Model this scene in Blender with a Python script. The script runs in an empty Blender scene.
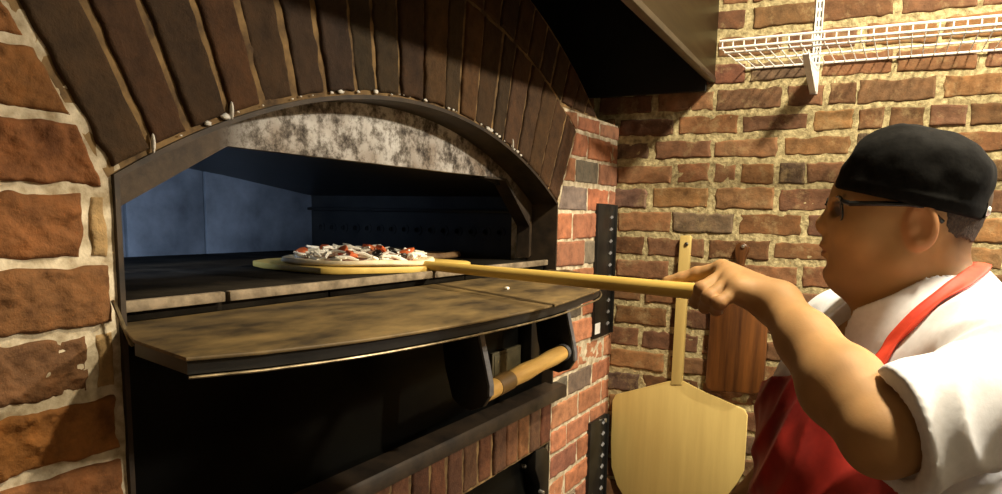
import bpy, bmesh, math, random
import numpy as np
from mathutils import Vector, Matrix

rnd = random.Random(7)
rng = np.random.default_rng(11)
COL = bpy.context.scene.collection

# ------------------------------------------------------------------ camera model
F_PX = 739.05
PPX, PPY = 501.0, 322.0
_X = np.array([900 - PPX, 225 - PPY, F_PX]); _X /= np.linalg.norm(_X)
_Y = np.array([-900 - PPX, 190 - PPY, F_PX]); _Y -= _X * (_X @ _Y); _Y /= np.linalg.norm(_Y)
_Z = -np.cross(_Y, _X) * -1
if _Z[1] > 0:
    _Z = -_Z
ROT = np.array([_X, _Y, _Z])          # camera (x right, y down, z ahead) -> world
CAM = np.array([-2.06, -0.73, 1.55])


def dep(px, py, d):
    return CAM + ROT @ (np.array([(px - PPX) / F_PX, (py - PPY) / F_PX, 1.0]) * d)


def on(px, py, ax, val):
    r = ROT @ np.array([px - PPX, py - PPY, F_PX])
    return CAM + r * ((val - CAM[ax]) / r[ax])


def proj(p):
    c = ROT.T @ (np.array(p, float) - CAM)
    return PPX + F_PX * c[0] / c[2], PPY + F_PX * c[1] / c[2]


# ------------------------------------------------------------------ noise
def _hash(ix, iy, iz, seed):
    n = (ix.astype(np.int64) * 374761393 + iy.astype(np.int64) * 668265263 + iz.astype(np.int64) * 2147483647 + seed * 974711)
    n = (n ^ (n >> 13)) * 1274126177
    n = n & 0x7fffffff
    n = (n ^ (n >> 16)) & 0xffff
    return n / 32767.5 - 1.0


def vnoise(P, scale, seed=0):
    q = np.asarray(P, float) * scale
    i = np.floor(q); f = q - i
    f = f * f * (3 - 2 * f)
    x, y, z = i[..., 0], i[..., 1], i[..., 2]
    fx, fy, fz = f[..., 0], f[..., 1], f[..., 2]
    def h(a, b, c): return _hash(x + a, y + b, z + c, seed)
    c00 = h(0, 0, 0) * (1 - fx) + h(1, 0, 0) * fx
    c10 = h(0, 1, 0) * (1 - fx) + h(1, 1, 0) * fx
    c01 = h(0, 0, 1) * (1 - fx) + h(1, 0, 1) * fx
    c11 = h(0, 1, 1) * (1 - fx) + h(1, 1, 1) * fx
    return (c00 * (1 - fy) + c10 * fy) * (1 - fz) + (c01 * (1 - fy) + c11 * fy) * fz


def fbm(P, scale, seed=0, o=3):
    v = 0; a = 1.0
    for k in range(o):
        v = v + a * vnoise(P, scale * 2 ** k, seed + k)
        a *= .5
    return v


# ------------------------------------------------------------------ materials
def new_mat(name):
    m = bpy.data.materials.new(name); m.use_nodes = True
    nt = m.node_tree
    return m, nt, nt.nodes['Principled BSDF']


def noise_node(nt, scale, detail=4, rough=.6, vec=None):
    n = nt.nodes.new('ShaderNodeTexNoise')
    n.inputs['Scale'].default_value = scale
    n.inputs['Detail'].default_value = detail
    n.inputs['Roughness'].default_value = rough
    if vec is None:
        tc = nt.nodes.new('ShaderNodeTexCoord'); vec = tc.outputs['Object']
    nt.links.new(vec, n.inputs['Vector'])
    return n


def ramp(nt, fac, stops):
    r = nt.nodes.new('ShaderNodeValToRGB')
    el = r.color_ramp.elements
    while len(el) < len(stops): el.new(.5)
    for e, (p, c) in zip(el, stops):
        e.position = p; e.color = (*c, 1)
    nt.links.new(fac, r.inputs['Fac'])
    return r


def bump(nt, bsdf, height, strength, dist=.01):
    b = nt.nodes.new('ShaderNodeBump')
    b.inputs['Strength'].default_value = strength
    b.inputs['Distance'].default_value = dist
    nt.links.new(height, b.inputs['Height'])
    nt.links.new(b.outputs['Normal'], bsdf.inputs['Normal'])


def simple(name, c1, c2, scale=20, rough=.5, metal=0, bstr=.15, stretch=None, bdist=.004, detail=4, lo=.35, hi=.65, spec=None):
    m, nt, b = new_mat(name)
    vec = None
    if stretch:
        tc = nt.nodes.new('ShaderNodeTexCoord'); mp = nt.nodes.new('ShaderNodeMapping')
        mp.inputs['Scale'].default_value = stretch
        nt.links.new(tc.outputs['Object'], mp.inputs['Vector']); vec = mp.outputs['Vector']
    n = noise_node(nt, scale, detail, .6, vec)
    r = ramp(nt, n.outputs['Fac'], [(lo, c1), (hi, c2)])
    nt.links.new(r.outputs['Color'], b.inputs['Base Color'])
    b.inputs['Roughness'].default_value = rough
    b.inputs['Metallic'].default_value = metal
    if spec is not None: b.inputs['Specular IOR Level'].default_value = spec
    if bstr: bump(nt, b, n.outputs['Fac'], bstr, bdist)
    return m


def brick_mat(name, soot=0):
    m, nt, b = new_mat(name)
    at = nt.nodes.new('ShaderNodeAttribute'); at.attribute_name = 'tint'
    n = noise_node(nt, 28, 6, .7)
    n2 = noise_node(nt, 160, 3, .7)
    r = ramp(nt, n.outputs['Fac'], [(.28, (.42, .38, .36)), (.5, (1, 1, 1)), (.72, (1.5, 1.38, 1.25))])
    mx = nt.nodes.new('ShaderNodeMix'); mx.data_type = 'RGBA'; mx.blend_type = 'MULTIPLY'
    mx.inputs['Factor'].default_value = .85
    nt.links.new(at.outputs['Color'], mx.inputs[6]); nt.links.new(r.outputs['Color'], mx.inputs[7])
    if soot:
        n3 = noise_node(nt, 17, 9, .78)
        r3 = ramp(nt, n3.outputs['Fac'], [(.53, (0, 0, 0)), (.68, (.75, .75, .75))])
        m3 = nt.nodes.new('ShaderNodeMix'); m3.data_type = 'RGBA'
        nt.links.new(r3.outputs['Color'], m3.inputs['Factor'])
        nt.links.new(mx.outputs[2], m3.inputs[6]); m3.inputs[7].default_value = (.34, .25, .13, 1)
        nt.links.new(m3.outputs[2], b.inputs['Base Color'])
    else:
        nt.links.new(mx.outputs[2], b.inputs['Base Color'])
    b.inputs['Roughness'].default_value = .85
    b.inputs['Specular IOR Level'].default_value = .25
    ad = nt.nodes.new('ShaderNodeMath'); ad.operation = 'MULTIPLY_ADD'
    ad.inputs[1].default_value = .5
    nt.links.new(n2.outputs['Fac'], ad.inputs[0]); nt.links.new(n.outputs['Fac'], ad.inputs[2])
    bump(nt, b, ad.outputs[0], .7, .004)
    return m


M = {}
M['brick'] = brick_mat('old_brick')
M['brick_wall'] = brick_mat('smeared_brick', 1)
M['mortar_wall'] = simple('cream_mortar', (.25, .20, .10), (.60, .515, .29), 75, .9, 0, 1.0, bdist=.008, detail=8)
M['mortar_oven'] = simple('pale_mortar', (.26, .20, .115), (.66, .58, .43), 38, .9, 0, .6, bdist=.004, detail=6)
M['mortar_arch'] = simple('stained_shaded_mortar', (.05, .026, .009), (.26, .16, .06), 22, .9, 0, .6, bdist=.004, detail=6)  # mortar stain and shade on the arch mixed into one dark tone
M['white_bits'] = simple('white_lime', (.5, .47, .42), (.8, .77, .7), 80, .9, 0, .5)
M['plate'] = None
M['black_steel'] = simple('black_steel', (.006, .006, .006), (.018, .017, .015), 14, .42, .3, .1)
M['dark_gloss'] = simple('black_enamel', (.0025, .0025, .0025), (.005, .005, .004), 8, .35, 0, .02, spec=.06)
M['rust_steel'] = simple('rusty_brown_steel', (.012, .008, .005), (.045, .029, .016), 22, .6, .35, .25, detail=7)
M['grey_steel'] = simple('mid_grey_steel', (.10, .10, .11), (.22, .22, .23), 40, .5, .5, .15)
M['blue_steel'] = simple('oven_lining_panel', (.08, .085, .09), (.22, .23, .24), 7, .55, .2, .1, detail=7)
M['deck'] = simple('hearth_stone_top', (.006, .005, .004), (.022, .018, .013), 12, .9, 0, .2, detail=8, spec=.04)
M['slab_edge'] = simple('pale_hearth_stone', (.10, .075, .045), (.27, .21, .14), 40, .85, 0, .4, detail=7)
M['bright_edge'] = simple('rubbed_metal_edge', (.10, .075, .04), (.34, .27, .16), 40, .4, .7, .1)
M['stainless'] = simple('brushed_stainless', (.034, .024, .010), (.056, .041, .017), 6, .42, 1.0, .06, stretch=(1, 1, 12), detail=5)
M['lip_steel'] = simple('folded_steel_lip', (.08, .07, .05), (.12, .10, .07), 20, .4, .9, .05)
M['hood_black'] = simple('shade_black_hood', (.004, .004, .004), (.010, .010, .009), 8, .8, 0, .1)  # deep shade under the hood is put into this black colour
M['white_coat'] = simple('white_wire_coating', (.72, .72, .70), (.82, .82, .80), 60, .4, 0, 0)
M['screw'] = simple('dark_screw_metal', (.05, .045, .04), (.12, .11, .10), 80, .35, .8, 0)
M['chrome'] = simple('bright_screw_metal', (.5, .5, .48), (.7, .7, .66), 80, .25, .9, 0)
M['sticker'] = simple('white_sticker_paper', (.62, .62, .60), (.75, .75, .72), 60, .7, 0, 0)
M['brass_dim'] = simple('dull_brass_label', (.07, .06, .03), (.13, .11, .06), 30, .5, .4, .05)
M['floor'] = simple('dark_tile_floor', (.06, .04, .03), (.11, .08, .06), 5, .5, 0, .1)
M['plaster'] = simple('beige_plaster', (.38, .33, .25), (.46, .40, .31), 8, .9, 0, .1)
M['ceil'] = simple('off_white_ceiling', (.5, .46, .4), (.56, .52, .45), 8, .9, 0, .1)


def plate_mat():
    m, nt, b = new_mat('mottled_oven_plate')
    n = noise_node(nt, 42, 8, .72)
    n2 = noise_node(nt, 9, 3, .5)
    r = ramp(nt, n.outputs['Fac'], [(.37, (.03, .019, .012)), (.46, (.20, .18, .155)), (.58, (.60, .59, .57))])
    r2 = ramp(nt, n2.outputs['Fac'], [(.35, (.42, .34, .27)), (.6, (1, 1, 1))])
    mx = nt.nodes.new('ShaderNodeMix'); mx.data_type = 'RGBA'; mx.blend_type = 'MULTIPLY'
    mx.inputs['Factor'].default_value = 1
    nt.links.new(r.outputs['Color'], mx.inputs[6]); nt.links.new(r2.outputs['Color'], mx.inputs[7])
    # the sloping ends of the plate are rusted brown, the crown is pale scale
    tc = nt.nodes.new('ShaderNodeTexCoord'); sp = nt.nodes.new('ShaderNodeSeparateXYZ')
    nt.links.new(tc.outputs['Object'], sp.inputs[0])
    s = nt.nodes.new('ShaderNodeMath'); s.operation = 'ADD'; s.inputs[1].default_value = .93
    nt.links.new(sp.outputs['X'], s.inputs[0])
    a = nt.nodes.new('ShaderNodeMath'); a.operation = 'ABSOLUTE'; nt.links.new(s.outputs[0], a.inputs[0])
    k = nt.nodes.new('ShaderNodeMath'); k.operation = 'MULTIPLY_ADD'; k.inputs[1].default_value = .12
    nt.links.new(n.outputs['Fac'], k.inputs[0]); nt.links.new(a.outputs[0], k.inputs[2])
    r3 = ramp(nt, k.outputs[0], [(.42, (0, 0, 0)), (.50, (1, 1, 1))])
    r4 = ramp(nt, n.outputs['Fac'], [(.3, (.022, .013, .007)), (.7, (.085, .055, .03))])
    m2 = nt.nodes.new('ShaderNodeMix'); m2.data_type = 'RGBA'
    nt.links.new(r3.outputs['Color'], m2.inputs['Factor'])
    nt.links.new(mx.outputs[2], m2.inputs[6]); nt.links.new(r4.outputs['Color'], m2.inputs[7])
    nt.links.new(m2.outputs[2], b.inputs['Base Color'])
    b.inputs['Roughness'].default_value = .7
    b.inputs['Metallic'].default_value = .1
    bump(nt, b, n.outputs['Fac'], .4, .003)
    return m


M['plate'] = plate_mat()


def wood(name, c1, c2, scale=9, stretch=(14, 14, 1), rough=.5, bstr=.1):
    m, nt, b = new_mat(name)
    tc = nt.nodes.new('ShaderNodeTexCoord'); mp = nt.nodes.new('ShaderNodeMapping')
    mp.inputs['Scale'].default_value = stretch
    nt.links.new(tc.outputs['Object'], mp.inputs['Vector'])
    n = noise_node(nt, scale, 6, .65, mp.outputs['Vector'])
    r = ramp(nt, n.outputs['Fac'], [(.3, c1), (.7, c2)])
    nt.links.new(r.outputs['Color'], b.inputs['Base Color'])
    b.inputs['Roughness'].default_value = rough
    bump(nt, b, n.outputs['Fac'], bstr, .002)
    return m


M['peel_wood'] = wood('pale_peel_wood', (.52, .38, .13), (.62, .475, .17), 2.2, (16, 16, 1.2), .55)
M['peel_used'] = wood('used_peel_wood', (.56, .37, .085), (.70, .49, .125), 3, (14, 1, 14), .5)
M['handle_wood'] = wood('oak_handle_wood', (.42, .22, .05), (.70, .44, .13), 5, (1, 9, 9), .4)
M['walnut'] = wood('dark_walnut_wood', (.040, .014, .005), (.20, .075, .018), 2.6, (14, 14, 1.0), .35)
M['shelf_top'] = simple('oiled_brown_shelf_steel', (.034, .022, .009), (.21, .140, .052), 9, .58, .2, .2, stretch=(1, 2.2, 1), detail=11, lo=.36, hi=.68)


# ------------------------------------------------------------------ object helpers
def link(name, me, mats, parent=None, smooth=False):
    o = bpy.data.objects.new(name, me); COL.objects.link(o)
    if not isinstance(mats, (list, tuple)): mats = [mats]
    for m in mats: me.materials.append(m)
    if smooth:
        me.polygons.foreach_set('use_smooth', [True] * len(me.polygons))
    if parent is not None:
        o.parent = parent
        r = parent
        mw = Matrix.Identity(4)
        chain = []
        while r is not None:
            chain.append(r); r = r.parent
        loc = Vector((0, 0, 0))
        for c in chain: loc = loc + c.location
        o.location = -loc           # meshes are written in world coordinates
    return o


def empty(name, loc, label, cat, group=None):
    o = bpy.data.objects.new(name, None); COL.objects.link(o)
    o.empty_display_size = .05
    o.location = loc
    return tag(o, label, cat, group)


def tag(o, label=None, cat=None, group=None, kind=None):
    if label: o['label'] = label
    if cat: o['category'] = cat
    if group: o['group'] = group
    if kind: o['kind'] = kind
    return o


class G:
    """collects shapes for ONE mesh"""
    def __init__(s):
        s.bm = bmesh.new(); s.mi = 0

    def _tagnew(s, n0):
        s.bm.faces.ensure_lookup_table()
        for f in s.bm.faces[n0:]: f.material_index = s.mi

    def box(s, a, b, bev=0.0, seg=2, rot=None, piv=None):
        n0 = len(s.bm.faces)
        r = bmesh.ops.create_cube(s.bm, size=1)
        vs = r['verts']
        a = Vector(a); b = Vector(b)
        for v in vs:
            v.co = Vector(((a[i] + b[i]) / 2 + v.co[i] * (b[i] - a[i])) for i in range(3))
        if bev:
            es = list({e for v in vs for e in v.link_edges})
            rr = bmesh.ops.bevel(s.bm, geom=es, offset=bev, segments=seg, profile=.5, affect='EDGES')
            vs = list({v for f in rr['faces'] for v in f.verts} | {v for v in vs if v.is_valid})
        if rot is not None:
            bmesh.ops.rotate(s.bm, verts=vs, cent=piv if piv is not None else (a + b) / 2, matrix=rot)
        s._tagnew(n0)
        return vs

    def prism(s, pts, d, bev=0, seg=2):
        """pts: closed 3D outline (planar); d: extrusion vector"""
        n0 = len(s.bm.faces)
        d = Vector(d)
        va = [s.bm.verts.new(Vector(p)) for p in pts]
        vb = [s.bm.verts.new(Vector(p) + d) for p in pts]
        n = len(pts)
        fs = [s.bm.faces.new(va[::-1]), s.bm.faces.new(vb)]
        for i in range(n):
            fs.append(s.bm.faces.new((va[i], va[(i + 1) % n], vb[(i + 1) % n], vb[i])))
        bmesh.ops.recalc_face_normals(s.bm, faces=fs)
        if bev:
            es = [e for f in fs[:2] for e in f.edges]
            bmesh.ops.bevel(s.bm, geom=es, offset=bev, segments=seg, profile=.5, affect='EDGES')
        s._tagnew(n0)

    def tube(s, pts, r, n=10, caps=True, flat=None):
        n0 = len(s.bm.faces)
        pts = [Vector(p) for p in pts]
        rr = r if isinstance(r, (list, tuple)) else [r] * len(pts)
        rings = []
        up = None
        for i, p in enumerate(pts):
            t = (pts[min(i + 1, len(pts) - 1)] - pts[max(i - 1, 0)]).normalized()
            if up is None:
                up = Vector((0, 0, 1)) if abs(t.z) < .9 else Vector((1, 0, 0))
            u = (up - t * up.dot(t)).normalized(); w = t.cross(u); up = u
            rings.append([s.bm.verts.new(p + (u * math.cos(2 * math.pi * k / n) + w * math.sin(2 * math.pi * k / n)) * rr[i]) for k in range(n)])
        for a, b in zip(rings[:-1], rings[1:]):
            for k in range(n):
                s.bm.faces.new((a[k], a[(k + 1) % n], b[(k + 1) % n], b[k]))
        if caps:
            s.bm.faces.new(rings[0][::-1]); s.bm.faces.new(rings[-1])
        s._tagnew(n0)

    def lathe(s, prof, c, ax='Z', n=32):
        """prof: list (r, h) revolved about an axis through c"""
        n0 = len(s.bm.faces)
        c = Vector(c)
        B = {'Z': (Vector((1, 0, 0)), Vector((0, 1, 0)), Vector((0, 0, 1))),
             'X': (Vector((0, 1, 0)), Vector((0, 0, 1)), Vector((1, 0, 0))),
             'Y': (Vector((0, 0, 1)), Vector((1, 0, 0)), Vector((0, 1, 0)))}[ax]
        rings = []
        for r, h in prof:
            if r < 1e-6:
                rings.append([s.bm.verts.new(c + B[2] * h)])
            else:
                rings.append([s.bm.verts.new(c + (B[0] * math.cos(2 * math.pi * k / n) + B[1] * math.sin(2 * math.pi * k / n)) * r + B[2] * h) for k in range(n)])
        for a, b in zip(rings[:-1], rings[1:]):
            for k in range(n):
                q = [a[k % len(a)], a[(k + 1) % len(a)], b[(k + 1) % len(b)], b[k % len(b)]]
                u = []
                for v in q:
                    if v not in u: u.append(v)
                if len(u) > 2: s.bm.faces.new(u)
        s._tagnew(n0)

    def done(s, name, mats, parent=None, smooth=False, autos=True):
        bmesh.ops.recalc_face_normals(s.bm, faces=s.bm.faces)
        me = bpy.data.meshes.new(name); s.bm.to_mesh(me); s.bm.free()
        o = link(name, me, mats, parent)
        if smooth or autos:
            me.polygons.foreach_set('use_smooth', [True] * len(me.polygons))
            if not smooth: me.set_sharp_from_angle(angle=math.radians(32))
        return o


# ------------------------------------------------------------------ brickwork
class Bricks:
    """bricks and mortar of one stretch of wall, all in ONE mesh"""
    def __init__(s, to3d):
        s.V = []; s.Fc = []; s.C = []; s.MI = []; s.n = 0; s.to3d = to3d

    def add_grid(s, P, col, mi):
        ny, nx = P.shape[:2]
        idx = np.arange(nx * ny).reshape(ny, nx) + s.n
        q = np.stack([idx[:-1, :-1], idx[:-1, 1:], idx[1:, 1:], idx[1:, :-1]], -1).reshape(-1, 4)
        s.V.append(P.reshape(-1, 3)); s.Fc.append(q); s.C.append(np.tile(np.array([*col, 1.0]), (nx * ny, 1)))
        s.MI.append(np.full(len(q), mi)); s.n += nx * ny

    def brick(s, quad, col, gap=.010, proud=.006, deep=.02, nx=16, ny=8, rough=.0016, mi=0, wob=.0025, edge=.005):
        """quad: 4 (u,v) corners ll, lr, ur, ul of the brick incl. half its joints"""
        q = np.array(quad, float)
        w = (np.linalg.norm(q[1] - q[0]) + np.linalg.norm(q[2] - q[3])) / 2
        h = (np.linalg.norm(q[3] - q[0]) + np.linalg.norm(q[2] - q[1])) / 2
        if w < gap * 1.6 or h < gap * 1.6: return
        def par(n, L):
            e = min(.35, .009 / L)
            return np.concatenate([[0, 0], [e * .25, e * .6], np.linspace(e, 1 - e, n), [1 - e * .6, 1 - e * .25], [1, 1]])
        S = par(nx, w); T = par(ny, h)
        lvs = np.ones(len(S)); lvs[[0, -1]] = 0; lvt = np.ones(len(T)); lvt[[0, -1]] = 0
        gs = gap / 2 / w; gt = gap / 2 / h
        ss, tt = np.meshgrid(gs + S * (1 - 2 * gs), gt + T * (1 - 2 * gt))
        uv = (q[0] * ((1 - ss) * (1 - tt))[..., None] + q[1] * (ss * (1 - tt))[..., None]
              + q[2] * (ss * tt)[..., None] + q[3] * ((1 - ss) * tt)[..., None])
        off = rng.random(3) * 50
        p3 = np.concatenate([uv, np.zeros(uv.shape[:2] + (1,))], -1)
        wx = vnoise(p3 + off, 60, 3) * wob; wy = vnoise(p3 + off + 9, 60, 5) * wob
        uv = uv + np.stack([wx, wy], -1)
        ds = np.minimum(S, 1 - S) * w; dt = np.minimum(T, 1 - T) * h
        R = .006
        def prof(d): return np.sqrt(np.clip(1 - (1 - np.clip(d / R, 0, 1)) ** 2, 0, 1))
        pr = np.minimum(prof(ds)[None, :], prof(dt)[:, None])
        lv = lvs[None, :] * lvt[:, None]
        hgt = (proud + rng.normal() * .0012) - (1 - pr) * edge + fbm(p3 + off, 70, 7, 3) * rough
        hgt = np.where(lv > 0, hgt, -deep)
        s.add_grid(s.to3d(np.concatenate([uv, hgt[..., None]], -1)), col, mi)

    def sheet(s, u0, u1, v0, v1, step, mi, depth=0, amp=.003, mask=None, seed=4, scale=45):
        nu = max(2, int((u1 - u0) / step) + 1); nv = max(2, int((v1 - v0) / step) + 1)
        U, V = np.meshgrid(np.linspace(u0, u1, nu), np.linspace(v0, v1, nv))
        p = np.stack([U, V, np.zeros_like(U)], -1)
        p[..., 2] = depth + fbm(p, scale, seed, 3) * amp
        s.add_grid(s.to3d(p), (.5, .4, .3), mi)

    def poly_grid(s, A, B, nt, mi, depth=0, amp=.002, seed=9):
        """sheet between two matching (u,v) polylines"""
        A = np.array(A, float); B = np.array(B, float)
        T = np.linspace(0, 1, nt)[:, None, None]
        uv = A[None] * (1 - T) + B[None] * T
        p = np.concatenate([uv, np.zeros(uv.shape[:2] + (1,))], -1)
        p[..., 2] = depth + fbm(p, 50, seed, 3) * amp
        s.add_grid(s.to3d(p), (.5, .4, .3), mi)

    def done(s, name, mats, parent=None):
        V = np.concatenate(s.V); Fc = np.concatenate(s.Fc)
        me = bpy.data.meshes.new(name)
        me.from_pydata(V.tolist(), [], Fc.tolist())
        ca = me.color_attributes.new('tint', 'FLOAT_COLOR', 'POINT')
        ca.data.foreach_set('color', np.concatenate(s.C).ravel())
        o = link(name, me, mats, parent)
        me.polygons.foreach_set('material_index', np.concatenate(s.MI).astype(np.int32))
        me.polygons.foreach_set('use_smooth', [True] * len(me.polygons))
        me.update()
        return o


def pick(pal, jit=.12):
    c = np.array(pal[rng.integers(len(pal))])
    return tuple(np.clip(c * (1 + rng.normal() * jit) * (1 + rng.normal(size=3) * .04), .004, 1))


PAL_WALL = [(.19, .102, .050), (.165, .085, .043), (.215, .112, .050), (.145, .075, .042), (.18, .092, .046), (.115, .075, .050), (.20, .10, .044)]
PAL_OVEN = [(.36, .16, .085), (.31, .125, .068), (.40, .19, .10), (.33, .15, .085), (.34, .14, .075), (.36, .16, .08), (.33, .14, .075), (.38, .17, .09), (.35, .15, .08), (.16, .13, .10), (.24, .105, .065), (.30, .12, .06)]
PAL_PIER = [(.20, .080, .024), (.17, .070, .024), (.22, .088, .025), (.14, .064, .026)]
PAL_ARCH = [(.056, .027, .010), (.044, .022, .009), (.064, .030, .0105), (.046, .025, .0105), (.034, .019, .010)]  # soot plus the shadow of the hood, both in the brick colour

# ================================================================== SETTING: side wall, floor, ceiling
# right wall: plane x = 0, u = -y (to the right in the photo), v = z, outwards = -x
rw = Bricks(lambda p: np.stack([-p[..., 2], -p[..., 0], p[..., 1]], -1))
rw.sheet(-.95, .06, 0.55, 2.45, .013, 1, .0020, .0017)
rw.sheet(.06, 1.15, 0.95, 2.45, .009, 1, .0020, .0017)
rw.sheet(1.15, 3.0, 0.0, 2.7, .03, 1, .0015, .003)
rw.sheet(.06, 1.15, 0.0, .95, .02, 1, .0015, .003)
rw.sheet(-.95, .06, 0.0, .55, .03, 1, .0015, .003)
rw.sheet(-.95, 1.15, 2.45, 2.7, .03, 1, .0015, .003)
zl = [1.445, 1.509, 1.577, 1.645, 1.712, 1.775, 1.836]
z = zl[0]; below = []
while z > .05:
    z -= .0668; below.append(z)
z = zl[-1]; above = []
while z < 2.62:
    z += .0668; above.append(z)
lines = below[::-1] + zl + above
k0 = lines.index(1.577)
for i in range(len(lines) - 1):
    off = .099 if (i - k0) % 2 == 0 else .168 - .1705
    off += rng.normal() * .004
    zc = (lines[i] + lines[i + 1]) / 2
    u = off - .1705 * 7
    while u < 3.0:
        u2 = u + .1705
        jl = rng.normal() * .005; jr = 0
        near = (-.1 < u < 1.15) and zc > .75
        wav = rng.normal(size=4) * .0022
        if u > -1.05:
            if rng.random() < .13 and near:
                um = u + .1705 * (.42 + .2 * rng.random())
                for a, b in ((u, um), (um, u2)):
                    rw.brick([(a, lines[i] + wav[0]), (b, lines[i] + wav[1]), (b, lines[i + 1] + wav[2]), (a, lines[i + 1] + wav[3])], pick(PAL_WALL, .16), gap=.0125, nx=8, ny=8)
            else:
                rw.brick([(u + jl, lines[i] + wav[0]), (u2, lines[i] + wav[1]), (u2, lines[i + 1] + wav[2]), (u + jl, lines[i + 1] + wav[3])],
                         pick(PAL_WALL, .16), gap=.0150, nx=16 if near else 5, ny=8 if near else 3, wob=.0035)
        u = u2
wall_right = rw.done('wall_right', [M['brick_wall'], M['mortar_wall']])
tag(wall_right, 'old brick side wall with thick cream mortar joints', 'wall', kind='structure')

g = G(); g.box((-3.4, -3.0, -.1), (.05, .95, 0)); tag(g.done('floor', M['floor']), 'dark kitchen floor', 'floor', kind='structure')
g = G(); g.box((-3.4, -3.0, 2.7), (.05, .95, 2.8)); tag(g.done('ceiling', M['ceil']), 'off white kitchen ceiling', 'ceiling', kind='structure')
g = G(); g.box((-3.5, -3.1, 0), (-3.4, .95, 2.7)); tag(g.done('wall_left', M['plaster']), 'plain beige wall behind the camera', 'wall', kind='structure')
g = G(); g.box((-3.4, -3.1, 0), (.05, -3.0, 2.7)); tag(g.done('wall_front', M['plaster']), 'plain beige wall facing the oven', 'wall', kind='structure')
g = G(); g.box((-3.4, .95, 0), (.05, 1.05, 2.7)); tag(g.done('wall_back', M['hood_black']), 'black wall behind the oven', 'wall', kind='structure')  # black colour stands in for the shade above the arch

# ================================================================== PIZZA OVEN
AX, AZ, AR = -.99, .596, 1.144
R2, R3 = 1.352, 1.467
TH = math.asin(.572 / AR)
XL, XR = -1.562, -.418
oven = empty('pizza_oven', (-.99, .05, 0), 'large brick pizza oven with an arched steel mouth and a curved landing shelf', 'oven')


def arc(r, a): return (AX + r * math.sin(a), AZ + r * math.cos(a))


# facade: plane y = 0, u = x, v = z, outwards = -y
fb = Bricks(lambda p: np.stack([p[..., 0], -p[..., 2], p[..., 1]], -1))
ZL = [0.0, .07, .14, .208, .276, .344, .412, .48, .548, .616, .684, .75, .82, .886, .953, 1.02, 1.087, 1.152, 1.220, 1.289, 1.357, 1.427, 1.497, 1.569, 1.637, 1.702, 1.766, 1.812]
sl, cl = arc(AR, -TH), arc(R3, -TH)


def left_x(z):
    if z <= sl[1]: return XL - .008
    t = (z - sl[1]) / (cl[1] - sl[1])
    return sl[0] - .007 + t * (cl[0] - sl[0])


sr, cr, cr3 = arc(AR, TH), arc(R2, TH), arc(R3, TH)


def right_x(z):
    if z <= sr[1]: return XR + .002
    if z <= cr[1]: return sr[0] + .002 + (z - sr[1]) / (cr[1] - sr[1]) * (cr[0] - sr[0])
    return AX + math.sqrt(max(0, R2 ** 2 - (z - AZ) ** 2))


# mortar sheets of the two piers
zs = np.linspace(0, 1.812, 120)
fb.poly_grid([(right_x(z), z) for z in zs], [(.012, z) for z in zs], 40, 1, .001, .0009)
zs = np.linspace(.9, 2.0, 120)
fb.poly_grid([(-1.95, z) for z in zs], [(left_x(z) + (.012 if z < 1.585 else .03), z) for z in zs], 46, 1, .001, .0009)
fb.poly_grid([(-2.7, z) for z in np.linspace(0, 2.0, 30)], [(-1.95, z) for z in np.linspace(0, 2.0, 30)], 12, 1, .001, .002)
fb.poly_grid([(-1.95, z) for z in np.linspace(0, .9, 30)], [(XL - .012, z) for z in np.linspace(0, .9, 30)], 12, 1, .001, .002)
# top and inner returns of the piers so that they have depth
def ret(a, b, mi=1):
    P = np.array([[[a[0], .003, a[1]], [b[0], .003, b[1]]], [[a[0], .12, a[1]], [b[0], .12, b[1]]]])
    fb.add_grid(P, (.3, .12, .06), mi)
ret((-.2, 1.812), (.012, 1.812)); ret((XR + .002, 0), (XR + .002, 1.585)); ret((XL - .012, 1.585), (XL - .012, 0))
# right pier
for i in range(len(ZL) - 1):
    z0, z1 = ZL[i], ZL[i + 1]
    zc = (z0 + z1) / 2
    js = [-.60, -.315, -.145, .012] if i % 2 == 0 else [-.60, -.40, -.235, -.062, .012]
    js = [j + rng.normal() * .006 if j < 0 and j > -.5 else j for j in js]
    lo = right_x(zc)
    js = [j for j in js if j < lo - .05 or j > lo + .035]
    wv = rng.normal(size=4) * .0015
    near = z1 > .7
    for a, b in zip(js[:-1], js[1:]):
        if b <= lo + .02: continue
        xa0, xa1 = (a, a) if a > lo else (right_x(z0), right_x(z1))
        fb.brick([(xa0, z0 + wv[0]), (b, z0 + wv[1]), (b, z1 + wv[2]), (xa1, z1 + wv[3])], pick(PAL_OVEN, .14), gap=.0085, nx=12 if near else 4, ny=8 if near else 3, proud=.004)
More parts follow.
